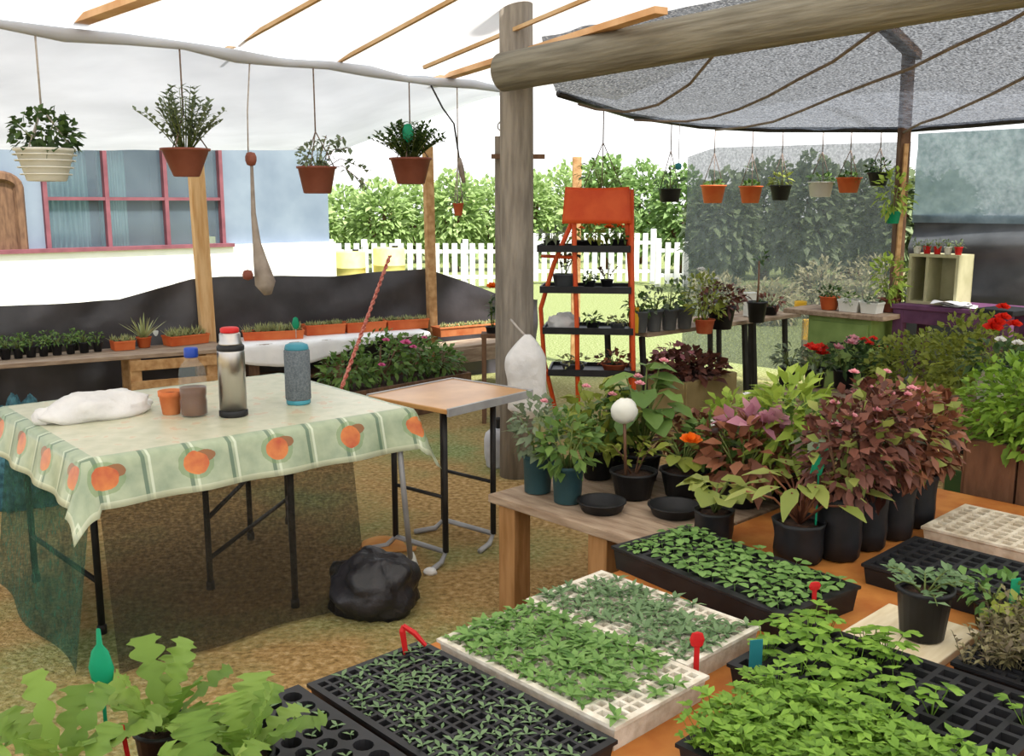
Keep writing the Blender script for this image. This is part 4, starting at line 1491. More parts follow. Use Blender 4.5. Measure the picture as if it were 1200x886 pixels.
def build_far_right():
    rng = random.Random(51)
    # long plank bench across the middle distance
    z = .68
    a, b = P(742, 393, z), P(940, 367, z)
    d = (b - a).normalized()
    a = a + d * .16
    n = V((-d.y, d.x, 0))
    L = (b - a).length
    t = thing('potting_bench', 'long plank bench on dark legs loaded with pots beside the orange rack', 'bench', (a.x, a.y, 0), math.atan2(d.y, d.x))
    for k in range(3):
        MB().box((L / 2, .075 + .15 * k, z - .015), (L, .14, .03)).build('plank', 'wood_bench', t, False, .004)
    for x in (.06, L * .66, L * .72, L - .1):
        MB().bar((x, .05, 0), (x - .06, .06, z - .03), .032, .032).build('leg', 'steel_dark', t)
        MB().bar((x, .40, 0), (x - .06, .39, z - .03), .032, .032).build('leg', 'steel_dark', t)

    def on(x, y, back=.1):
        return P(x, y, z + .002) + n * back
    lbs = ['at the end beside the rack', 'second along from the rack', 'third along from the rack', 'fourth along, by the brown pot']
    for i, x in enumerate((762, 779, 797, 815)):
        potted('bench_pot', 'dark grey pot of mixed greenery on the plank bench, ' + lbs[i], on(x, 391 - i * 1.5), .062, .15, 'plastic_grey', 'leaf_grey' if i % 2 else 'leaf_green', 'bush', (.10, .14 + .03 * i), 60 + i, 'dark grey pots on the plank bench', 'potted plant', n=70, leafs=(.05, .025))
    t2 = thing('yellow_tag', 'yellow plastic marker at the end of the plank bench beside the rack', 'tag', on(749, 391, .03))
    MB().box((0, 0, .09), (.035, .006, .18)).build('plate', 'yellow_paint', t2, False, .002)
    potted('bench_pot', 'reddish brown pot with a tall pale flowering plant on plank bench', on(828, 391, .02), .07, .10, 'terracotta', 'leaf_olive', 'bush', (.14, .32), 70, None, 'potted plant', n=170, leafs=(.05, .025), flow=('petal_white', 4, .025))
    potted('bench_pot', 'black pot with a dense dark brown plant on the plank bench', on(858, 387, .1), .10, .16, 'plastic_black', 'leaf_purple', 'bush', (.17, .16), 71, None, 'potted plant', n=160, leafs=(.06, .035))
    tt = potted('bench_pot', 'black bucket pot with one tall bare stem at the plank bench', on(897, 379, .08), .075, .16, 'plastic_black', 'leaf_dark', 'bush', (.05, .02), 72, None, 'potted plant', n=10, leafs=(.04, .02))
    s = MB()
    s.tube([(0, 0, .14), (.004, 0, .3), (0, 0, .46)], [.009, .007, .006], 6)
    s.build('tall_stem', 'stem_brown', tt, True)
    f = MB()
    bush(f, rng, (0.02, 0, .47), (.05, .04, .04), 16, .06, .025)
    f.build('tip_leaves', 'leaf_dark', tt, True)
    t2 = thing('white_box', 'pale upright box on the plank bench beyond the black bucket pot', 'box', on(911, 374, .25), .3)
    MB().box((0, 0, .09), (.09, .08, .18)).build('box_body', 'plastic_white', t2, False, .006)
    MB().box((0, 0, .185), (.096, .086, .012)).build('lid', 'plastic_white', t2, False, .003)
    potted('bench_pot', 'low dark heath plant at the far end of the plank bench', on(926, 371, .2), .08, .07, 'plastic_black', 'leaf_purple', 'bush', (.12, .09), 73, None, 'potted plant', n=70, leafs=(.05, .02))
    # stack of two yellow tins
    t2 = thing('yellow_tin', 'yellow tin on the end of the plank bench by the green cabinet', 'tin', P(944, 366, z + .002) + n * .05)
    MB().lathe([(.045, 0), (.05, .004), (.05, .085), (.045, .09), (.04, .084), (.0001, .084)], 18).build('tin', 'yellow_paint', t2, True)
    MB().lathe([(.0505, .012), (.0508, .018), (.0505, .024)], 18).build('band', 'plastic_orange', t2, True)
    p = P(945, 420, .12)
    t2 = thing('painted_post', 'short post painted yellow over pink before the green cabinet', 'post', (p.x, p.y, 0))
    zt = PL(945, 374, p, GB).z
    MB().box((0, 0, zt * .8), (.10, .06, zt * .4)).build('upper_panel', 'yellow_paint', t2, False, .004, 'yellow upper panel')
    MB().box((0, 0, zt * .3), (.10, .06, zt * .6)).build('lower_panel', 'crate_tan', t2, False, .004)

    # bamboo crate planter in front of that bench
    z = .33
    c0 = P(793, 455, z)
    c1 = P(862, 436, z)
    d = GA
    rz = ANG
    Lc = .62
    p = P(862, 436, z) - GA * Lc
    t = thing('crate_planter', 'tan box planter of dark purple plants under the plank bench', 'planter', (p.x, p.y, 0), rz)
    bx = MB()
    bx.box((Lc / 2, .0, z / 2), (Lc, .03, z))
    bx.box((Lc / 2, .5, z / 2), (Lc, .03, z))
    bx.box((0, .25, z / 2), (.03, .5, z))
    bx.box((Lc, .25, z / 2), (.03, .5, z))
    bx.build('box', 'crate_tan', t, False, .004)
    MB().box((Lc / 2, .25, z - .03), (Lc - .04, .48, .02)).build('soil', 'soil', t)
    f, f2 = MB(), MB()
    r = random.Random(9)
    bush(f, r, (Lc * .5, .22, z + .02), (Lc * .52, .3, .15), 420, .075, .05, zmin=-.2, inner=.2)
    bush(f2, r, (Lc * .42, .3, z + .14), (.16, .14, .07), 50, .06, .045)
    f.build('foliage', 'leaf_purple', t, True)
    f2.build('flower_heads', 'petal_rose', t, True)

    # low bench with the black flower pots
    zb = .36
    a, b = P(904, 462, zb), P(1080, 472, zb)
    d = (b - a).normalized()
    n2 = V((-d.y, d.x, 0))
    L = (b - a).length
    t = thing('low_bench', 'low grey timber bench under the black tubs of red flowers', 'bench', (a.x, a.y, 0), math.atan2(d.y, d.x))
    MB().box((L / 2, .17, zb - .018), (L, .36, .036)).build('bench_top', 'wood_bench', t, False, .005)
    MB().box((L / 2, .02, zb - .07), (L - .1, .02, .07)).build('apron', 'wood_bench', t)
    for x in (.08, L - .08):
        for y in (.05, .30):
            MB().box((x, y, (zb - .036) / 2), (.06, .06, zb - .036)).build('leg', 'wood_dark', t)

    def on2(x, y, back=.12):
        return P(x, y, zb + .002) + n2 * back
    potted('flower_tub', 'black tub with pale green upright leaves on the low bench end', on2(922, 456), .065, .13, 'plastic_black', 'leaf_grey', 'bush', (.10, .16), 80, None, 'potted plant', taper=.85, n=90, leafs=(.06, .025))
    potted('flower_tub', 'black tub with big red blooms on the low bench', on2(954, 457), .07, .13, 'plastic_black', 'leaf_grey', 'bush', (.11, .13), 81, None, 'potted plant', taper=.85, n=90, leafs=(.06, .025), flow=('petal_red', 4, .055))
    potted('flower_tub', 'black tub with pale pink blooms on the low bench', on2(988, 459), .07, .13, 'plastic_black', 'leaf_dark', 'bush', (.13, .19), 82, None, 'potted plant', taper=.85, n=130, leafs=(.06, .03), flow=('petal_rose', 3, .05))
    potted('flower_tub', 'black tub with small scarlet flowers on the low bench', on2(1022, 462), .075, .14, 'plastic_black', 'leaf_dark', 'bush', (.14, .19), 83, None, 'potted plant', taper=.85, n=140, leafs=(.06, .03), flow=('petal_red', 4, .035))
    # tall pale leaf standing in front of the tubs
    p = on2(938, 462, .02)

    # green cabinet, its table and the purple table, all square with the nursery
    Zc = .80
    c = P(950, 357, Zc)                      # near-left corner of the table top seen from the post
    t = thing('green_cabinet', 'light green wooden cabinet with two drawers under the plant shelf', 'cabinet', (0, 0, 0), ANG)
    q = PY(948, 366, 7.42)
    fr = PL(1022, 368, q, GB)
    w = (V((fr.x, fr.y, 0)) - V((q.x, q.y, 0))).length
    t.location = (q.x, q.y, 0)
    # local x runs along the axis away from us, local y back along -GB; front face is x = 0
    dp = .35
    zc = .74
    MB().box((dp / 2, -w / 2, zc / 2), (dp, w, zc)).build('body', 'green_paint', t, False, .006)
    for k, (za, zb_) in enumerate(((.40, .70), (.06, .37))):
        dr = MB().box((-.008, -w / 2, (za + zb_) / 2), (.022, w * .92, zb_ - za)).build('drawer', 'green_paint', t, False, .004)
        MB().tube([(-.019, -w / 2 - .05, (za + zb_) / 2), (-.04, -w / 2 - .04, (za + zb_) / 2), (-.04, -w / 2 + .04, (za + zb_) / 2), (-.019, -w / 2 + .05, (za + zb_) / 2)], .006, 6).build('handle', 'steel_dark', dr, True)
    tp = thing('plant_shelf', 'wooden shelf board across the top of the green cabinet', 'shelf', (q.x, q.y, zc + .001), ANG)
    MB().box((dp / 2 - .02, -w / 2 + .03, .018), (dp + .1, w + .30, .036)).build('board', 'wood_bench', tp, False, .005)
    zt = zc + .037
    inv = Matrix.Rotation(ANG, 3, 'Z')

    def oc(x, y):
        return V((q.x, q.y, zt + .002)) + inv @ V((x, y, 0))
    potted('shelf_pot', 'terracotta bowl with a dark tufted plant on the green cabinet', oc(.08, -.12), .075, .10, 'plastic_orange', 'leaf_dark', 'bush', (.07, .08), 90, None, 'potted plant', n=70, leafs=(.05, .02))
    t2 = thing('white_tub', 'white square tub of low seedlings on the green cabinet', 'tub', oc(.08, -.30), ANG)
    trough(t2, .12, .16, .09, 'plastic_white')
    f = MB(); bush(f, rng, (0, 0, .09), (.05, .06, .04), 40, .04, .02); f.build('foliage', 'leaf_green', t2, True)
    t2 = thing('white_tub', 'second white square tub, nearer the purple table, on the green cabinet', 'tub', oc(.08, -.46), ANG)
    trough(t2, .12, .13, .08, 'plastic_white')
    f = MB(); bush(f, rng, (0, 0, .08), (.05, .05, .05), 40, .04, .02); f.build('foliage', 'leaf_grey', t2, True)
    potted('shelf_pot', 'tall lime green bushy plant in brown pot beside the corner post', oc(.25, -.50), .08, .10, 'plastic_brown', 'leaf_lime', 'bush', (.13, .32), 92, None, 'potted plant', n=160, leafs=(.06, .025))

    # purple table
    Zp = .85
    q2 = PY(1045, 352, 7.15)
    fr = PL(1140, 350, q2, GB)
    w2 = .8
    t = thing('purple_table', 'purple painted wooden table under the cream box shelf', 'table', (q2.x, q2.y, 0), ANG)
    MB().box((.24, -w2 / 2, Zp - .018), (.52, w2, .036)).build('table_top', 'purple_paint', t, False, .006)
    MB().box((.02, -w2 / 2, Zp - .085), (.025, w2 - .12, .10)).build('apron', 'purple_paint', t, False, .003)
    MB().box((.46, -w2 / 2, Zp - .085), (.025, w2 - .12, .10)).build('apron', 'purple_paint', t, False, .003)
    for y in (-.05, -w2 + .05):
        for x in (.04, .45):
            MB().box((x, y, (Zp - .036) / 2), (.075, .075, Zp - .036)).build('leg', 'purple_paint', t, False, .005)
    # in the local frame -y is towards the viewer's side

    def op(x, y, z=Zp + .001):
        return V((q2.x, q2.y, z)) + inv @ V((x, y, 0))
    # cream box shelf
    q3 = op(.10, -.06)
    hb = PL(1060, 297, q3, GB).z - q3.z
    wb = .36
    t = thing('box_shelf', 'cream open box shelf standing on the purple table', 'shelf', q3, ANG)
    dpt = .26
    th = .02
    MB().box((dpt / 2, -wb / 2, th / 2), (dpt, wb, th)).build('bottom_board', 'cream_paint', t)
    MB().box((dpt / 2, -wb / 2, hb - th / 2), (dpt, wb, th)).build('top_board', 'cream_paint', t)
    MB().box((dpt / 2, -th / 2, hb / 2), (dpt, th, hb - 2 * th)).build('side_board', 'cream_paint', t)
    MB().box((dpt / 2, -wb + th / 2, hb / 2), (dpt, th, hb - 2 * th)).build('side_board', 'cream_paint', t)
    MB().box((dpt / 2, -wb * .36, hb / 2), (dpt - .03, th, hb - 2 * th)).build('divider', 'cream_paint', t)
    MB().box((dpt - .006, -wb / 2, hb / 2), (.012, wb, hb)).build('back_board', 'cream_paint', t)
    # small cups on the box
    cups = (('plastic_white', 'white cup of sprouts at the post end of the box shelf top'),
            ('red_plastic', 'red cup beside the white cup on the box shelf top'),
            ('red_plastic', 'red cup in the middle of the box shelf top'),
            ('plastic_white', 'white cup second from the end of the box shelf top'),
            ('red_plastic', 'dark red cup at the tarpaulin end of the box shelf top'))
    for i, (pm, lb) in enumerate(cups):
        loc = q3 + inv @ V((.06, -.03 - .074 * i, hb + .001))
        potted('sprout_cup', lb, loc, .028, .055, pm, 'leaf_grey', 'bush', (.035, .05), 95 + i, 'cups on the cream box shelf', 'cup', n=26, leafs=(.03, .012))
    # papers
    pp = op(.02 + .04, -.42 - .05, Zp + .001)
    t = thing('paper_sheets', 'crumpled white papers lying on the purple table', 'papers', pp, ANG)
    for k in range(3):
        MB().grid(lambda u, v: ((u - .5) * .13 - .01 * k, (v - .5) * .24 + .04 * k - .02, .006 + .012 * k + .012 * math.sin(u * 5 + k) * math.sin(v * 7 + k * 2)), 8, 12).build('sheet', 'paper', t, True)
    # dark arm beyond the table
    a = PY(1146, 360, 6.2)
    b = PY(1190, 357, 6.0)
    t = thing('dark_bench', 'narrow black bench end standing before the purple table', 'bench', (a.x, a.y, 0), math.atan2(b.y - a.y, b.x - a.x))
    L = (b - a).length
    MB().box((L / 2, .12, a.z - .02), (L, .28, .035)).build('bench_top', 'plastic_black', t, False, .005)
    for x in (.05, L - .05):
        for y in (.02, .22):
            MB().box((x, y, (a.z - .0375) / 2), (.05, .05, a.z - .0375)).build('leg', 'purple_paint', t)


def build_big_planter():
    rng = random.Random(71)
    # upright board planter of bushy herbs
    p = P(1132, 592, .0)
    zt = .56
    q = PL(1134, 520, P(1132, 592, .08), GB)
    base = PY(1131, 550, 3.62)
    base.z = 0
    t = thing('board_planter', 'tall brown board planter crowded with bright green herbs', 'planter', base, ANG)
    L, W = .6, 1.5
    zt = PL(1125, 512, base, GB).z
    bx = MB()
    k = 8
    for i in range(k):
        y = -W * (i + .5) / k
        bx.box((0, y, zt / 2 - .006 * (i % 2)), (.03, W / k - .008, zt))
    for i in range(4):
        x = L * (i + .5) / 4
        bx.box((x, 0, zt / 2 - .006 * (i % 2)), (L / 4 - .008, .03, zt))
        bx.box((x, -W, zt / 2), (L / 4 - .008, .03, zt))
    bx.box((L, -W / 2, zt / 2), (.03, W, zt))
    bx.build('boards', 'wood_brown', t, False, .004)
    MB().box((L / 2, -W / 2, zt - .05), (L - .04, W - .04, .02)).build('soil', 'soil', t)
    for (x, y, rx, rz_, n) in ((.25, -.22, .36, .24, 560), (.3, -.62, .38, .3, 620), (.3, -1.1, .42, .34, 500)):
        f, s = MB(), MB()
        bush(f, rng, (x, y, zt + .10), (rx, .34, rz_), n * 5, .04, .024, zmin=-.5, inner=.3, seg=2)
        for i in range(6):
            s.tube([(x + rng.uniform(-.1, .1), y + rng.uniform(-.1, .1), zt - .05), (x + rng.uniform(-.2, .2), y + rng.uniform(-.2, .2), zt + .2)], [.006, .003], 5)
        s.build('stem', 'stem', t, True)
        f.build('foliage', 'leaf_bush', t, True)
    # olive bushes further back
    for i, (x, y, Y, r, h, lb) in enumerate(((1078, 470, 6.05, .33, .44, 'rounded olive green bush in a black tub before the purple table'),
                                             (1136, 460, 5.6, .28, .5, 'taller olive green bush in a black tub beside the herb planter'))):
        zb = .30
        loc = PY(x, y, Y)
        top = PY(x, 372 if i else 392, Y).z
        b = V((loc.x, loc.y, .0))
        potted('tub_bush', lb, b, .16, .34, 'plastic_black', 'leaf_olive', 'bush', (r, top - .30), 120 + i, None, 'bush', n=1500, leafs=(.05, .028))
    # red flowering plant on a block behind the herbs
    p = PY(1168, 420, 4.9)
    zs = .58
    t = thing('tall_stand', 'dark timber stand behind the herb planter', 'stand', (p.x, p.y, 0))
    MB().box((0, 0, zs - .02), (.34, .3, .04)).build('stand_top', 'wood_dark', t, False, .004)
    for i in (-1, 1):
        for j in (-1, 1):
            MB().box((i * .13, j * .11, (zs - .04) / 2), (.05, .05, zs - .04)).build('leg', 'wood_dark', t)
    t = potted('flower_pot', 'scarlet flowering plant in a white pot rising over the herbs', (p.x, p.y, zs), .10, .16, 'plastic_white', 'leaf_dark', 'bush', (.16, .16), 130, None, 'potted plant', n=150, leafs=(.06, .035))
    for (x, y, r) in ((1163, 384, .05), (1175, 372, .04), (1175, 360, .035), (1188, 380, .04), (1168, 378, .045)):
        fb = MB()
        flower(fb, PY(x, y, 4.78) - V((p.x, p.y, zs)), r, rng, 12, V((0, -.8, .5)))
        fb.build('flower', 'petal_red', t, True)
    for (x, y) in ((1172, 398), (1192, 402)):
        fb = MB()
        flower(fb, PY(x, y, 4.75) - V((p.x, p.y, zs)), .03, rng, 10, V((0, -.8, .5)))
        fb.build('flower', 'petal_white', t, True)
    # crate between the bags and the planter
    p = P(1100, 600, .0)
    q = P(1101, 606, .06)
    t = thing('seedling_crate', 'small tan crate with a green front panel beside the board planter', 'crate', (q.x, q.y, 0), ANG)
    MB().box((.09, -.08, .17), (.18, .16, .34)).build('crate_body', 'crate_tan', t, False, .006)
    MB().box((-.006, -.08, .25), (.016, .13, .12)).build('front_panel', 'leaf_dark', t, False, .003, 'dark green front panel')


KS = .95      # the photo's tray grid, in metres


def build_orange_table():
    Z = TABLE_Z
    s0, s1, t0, t1 = -1.25, 2.3, -.085, 1.55
    o = G(s0, t1)
    t = thing('nursery_table', 'wide orange board table carrying all the seedling trays', 'table', o, ANG)
    L, W = s1 - s0, t1 - t0
    MB().box((L / 2, W / 2, Z - .02), (L, W, .04)).build('table_top', 'board_orange', t, False, .004)
    for x in (.08, L * .5, L - .08):
        for y in (.08, W - .18):
            MB().box((x, y, (Z - .04) / 2), (.08, .08, Z - .04)).build('leg', 'wood_leg', t, False, .004)
    for y in (.08, W - .18):
        MB().box((L / 2, y, Z - .09), (L - .24, .04, .09)).build('apron', 'wood_leg', t)

    # the grey wooden bench behind it
    c = P(571, 579, Z)
    t = thing('timber_bench', 'weathered grey timber bench with square legs behind the seedling table', 'bench', (c.x, c.y, 0), ANG - PI / 2)
    # local x along GB (towards us), local y along GA
    rel = c - ORG
    Lb = -.10 - rel.dot(GB)
    Wb = .80
    for k in range(4):
        MB().box((Lb / 2, Wb * (k + .5) / 4, Z - .016), (Lb, Wb / 4 - .006, .032)).build('plank', 'wood_bench', t, False, .004)
    mid = (P(706, 625, Z - .03) - c).dot(GB)
    for x in (.085, mid, Lb - .06):
        for y in (.06, Wb - .07):
            MB().box((x, y, (Z - .032) / 2), (.085, .085, Z - .032)).build('leg', 'wood_leg', t, False, .004)


def tray_mesh(w, l, nx, ny, h, rnd, depth, lip):
    """Plug tray: a flat top pierced by cells, tapering cell walls and outer sides with a rim."""
    mb = MB()
    cw, cl = (w - 2 * lip) / nx, (l - 2 * lip) / ny
    soil = MB()
    q = 12 if rnd else 4
    for j in range(ny):
        for i in range(nx):
            cx, cy = -w / 2 + lip + cw * (i + .5), -l / 2 + lip + cl * (j + .5)
            outer, inner, low = [], [], []
            for k in range(q):
                a = 2 * PI * (k + .5) / q
                c_, s_ = math.cos(a), math.sin(a)
                m = max(abs(c_), abs(s_))
                outer.append(V((cx + c_ / m * cw / 2, cy + s_ / m * cl / 2, h)))
                if rnd:
                    inner.append(V((cx + c_ * cw * .42, cy + s_ * cl * .42, h)))
                    low.append(V((cx + c_ * cw * .33, cy + s_ * cl * .33, h - depth)))
                else:
                    inner.append(V((cx + c_ / m * cw * .36, cy + s_ / m * cl * .36, h)))
                    low.append(V((cx + c_ / m * cw * .26, cy + s_ / m * cl * .26, h - depth)))
            fs = []
            for k in range(q):
                k2 = (k + 1) % q
                fs += [(k, k2, q + k2, q + k), (q + k, q + k2, 2 * q + k2, 2 * q + k)]
            mb.add(outer + inner + low, fs)
            soil.add([p + V((0, 0, .003)) for p in low], [tuple(range(q))])
    # flat lip, outer wall and foot
    a, b = w / 2, l / 2
    rows = [(a - lip, b - lip, h), (a, b, h), (a, b, h - .008), (a - .006, b - .006, h - .012), (a - .012, b - .012, 0)]
    vs = [V((x * i, y * j, z)) for x, y, z in rows for i, j in ((-1, -1), (1, -1), (1, 1), (-1, 1))]
    fs = [(r * 4 + k, r * 4 + 4 + k, r * 4 + 4 + (k + 1) % 4, r * 4 + (k + 1) % 4) for r in range(len(rows) - 1) for k in range(4)]
    fs.append((16, 19, 18, 17))
    mb.add(vs, fs)
    return mb, soil, cw, cl


SEED = {}


def seedling_meshes(kind):
    if kind in SEED:
        return SEED[kind]
    out = []
    for v in range(4):
        r = random.Random(hash((len(kind), v, ord(kind[0]))) % 999)
        mb = MB()
        if kind == 'tiny':
            mb.tube([(0, 0, 0), (0, 0, .014)], .0012, 4)
            for k in range(3):
                a = k * 2.1 + r.random()
                mb.leaf((0, 0, .013), (math.cos(a), math.sin(a), .45), UP, .022, .009, 2, .2)
            m = 'leaf_seed_grey'
        elif kind == 'plug':
            mb.tube([(0, 0, 0), (0, 0, .024)], .0014, 4)
            for k in range(6):
                a = k * 2.4 + r.random()
                e = .9 - .13 * k
                mb.leaf((0, 0, .018 + .001 * k), (math.cos(a), math.sin(a), e), UP, .034 * r.uniform(.8, 1.2), .014, 2, .25)
            m = 'leaf_seed'
        elif kind == 'plugpale':
            mb.tube([(0, 0, 0), (0, 0, .022)], .0014, 4)
            for k in range(6):
                a = k * 2.4 + r.random()
                mb.leaf((0, 0, .017), (math.cos(a), math.sin(a), .9 - .12 * k), UP, .036 * r.uniform(.8, 1.2), .012, 2, .25)
            m = 'leaf_seed_grey'
        elif kind == 'brassica':
            mb.tube([(0, 0, 0), (0, 0, .035)], .0016, 4)
            for k in range(5):
                a = k * 2.4 + r.random()
                d = V((math.cos(a), math.sin(a), .5))
                e = V((0, 0, .03)) + d * .022
                mb.tube([(0, 0, .03), e], .001, 3, False)
                mb.leaf(e - d * .004, V((d.x, d.y, .15)), UP, .036 * r.uniform(.8, 1.25), .03, 3, .3, 'round', .1)
            m = 'leaf_seed'
        elif kind == 'celery':
            for k in range(6):
                a = k * 2.4 + r.random()
                tl = .15 + .10 * k
                d = V((math.cos(a) * tl, math.sin(a) * tl, .9)).normalized()
                hgt = r.uniform(.05, .095)
                e = d * hgt
                mb.tube([(0, 0, 0), e], .0013, 3, False)
                for g in (-.9, 0, .9):
                    o = V((math.cos(a + g), math.sin(a + g), .25))
                    mb.leaf(e, o, UP, .034 * r.uniform(.8, 1.2), .03, 3, .3, 'lobed', .1)
            m = 'leaf_seed_bright'
        elif kind == 'parsley':
            for k in range(9):
                a = k * 2.4 + r.random()
                tl = .2 + .08 * k
                d = V((math.cos(a) * tl, math.sin(a) * tl, .9)).normalized()
                e = d * r.uniform(.04, .08)
                mb.tube([(0, 0, 0), e], .001, 3, False)
                for g in (-1.2, -.4, .4, 1.2):
                    o = V((math.cos(a + g), math.sin(a + g), .35 + r.uniform(-.3, .3)))
                    mb.leaf(e, o, UP, .023 * r.uniform(.8, 1.2), .013, 2, .2)
            m = 'leaf_seed_bright'
        else:   # wispy purple weeds
            for k in range(6):
                a = k * 2.4 + r.random()
                tl = .2 + .12 * k
                d = V((math.cos(a) * tl, math.sin(a) * tl, .9)).normalized()
                e = d * r.uniform(.05, .10)
                mb.tube([(0, 0, 0), e], .001, 3, False)
                for g in range(6):
                    p = e * r.uniform(.4, 1)
                    mb.leaf(p, rdir(r, -.1), UP, .022, .010, 2, .2)
            m = 'leaf_weed'
        out.append((mb, mb.mesh('seedling', M[m], True), m))
    SEED[kind] = out
    return out


def seed_tray(label, s, t, w, l, nx, ny, m, kind=None, dens=1, rot=0, rnd=False, h=.052, seed=0, z=None, depth=.02, lip=.012, scale=1, region=None, lvl=.016):
    rng = random.Random(seed)
    loc = G(s * KS, t * KS, TABLE_Z if z is None else z)
    th = thing('seedling_tray', label, 'seedling tray', loc, ANG + rot, 'seedling trays on the orange table')
    w, l = w * KS, l * KS
    mb, soil, cw, cl = tray_mesh(w, l, nx, ny, h, rnd, depth, lip)
    mb.build('tray', m, th)
    soil.build('soil', 'soil', th)
    if not kind:
        return th
    kinds = seedling_meshes(kind)
    mw = Matrix.Translation(loc) @ Matrix.Rotation(ANG + rot, 4, 'Z')
    spots = []
    for j in range(ny):
        for i in range(nx):
            x, y = -w / 2 + lip + cw * (i + .5), -l / 2 + lip + cl * (j + .5)
            d = dens if region is None else region(i / (nx - 1), j / (ny - 1))
            if rng.random() > d:
                continue
            p = V((x + rng.uniform(-.2, .2) * cw, y + rng.uniform(-.2, .2) * cl, h - lvl))
            wp = mw @ p
            spots.append(((wp - V((0, 0, EYE))).length + (5 if abs(wp.x) > wp.y * .56 else 0), p, rng.uniform(0, 6.28), scale * rng.uniform(.7, 1.25), rng.randrange(4)))
    spots.sort(key=lambda q: q[0])
    for _, p, a, sc, k in spots[:100]:
        o = bpy.data.objects.new('seedling', kinds[k][1])
        COL.objects.link(o)
        o.parent = th
        o.location = p
        o.rotation_euler = (rng.uniform(-.15, .15), rng.uniform(-.15, .15), a)
        o.scale = (sc,) * 3
    if len(spots) > 100:
        rest = MB()
        for _, p, a, sc, k in spots[100:]:
            r = Matrix.Rotation(a, 3, 'Z') * sc
            src = kinds[k][0]
            rest.add([p + r @ v for v in src.v], src.f)
        o = rest.build('seedlings', kinds[0][2], th, True)
        o['kind'] = 'stuff'
    return th


def stick_label(name, label, x, y, z, h, m, shape, seed=0, tilt=(0, 0)):
    p = P(x, y, z)
    t = thing(name, label, 'plant label', p, .2 * seed)
    t.rotation_euler = (tilt[0], tilt[1], .2 * seed)
    mb = MB()
    if shape == 'spoon':
        mb.bar((0, 0, -.02), (0, 0, h * .55), .012, .003, V((0, 1, 0)))
        mb.lathe([(.0001, h * .45), (.013, h * .55), (.017, h * .75), (.012, h * .95), (.0001, h)], 12, squash=.22)
    elif shape == 'fork':
        mb.tube([(0, 0, -.02), (-.008, 0, h * .8), (-.006, 0, h)], [.006, .008, .004], 6)
        mb.tube([(-.006, 0, h), (.02, 0, h * .7), (.045, 0, h * .2)], [.006, .007, .005], 6)
    else:
        mb.bar((0, 0, -.02), (0, 0, h), .03, .003, V((0, 1, 0)))
    mb.build('label_stake', m, t, False)
    return t


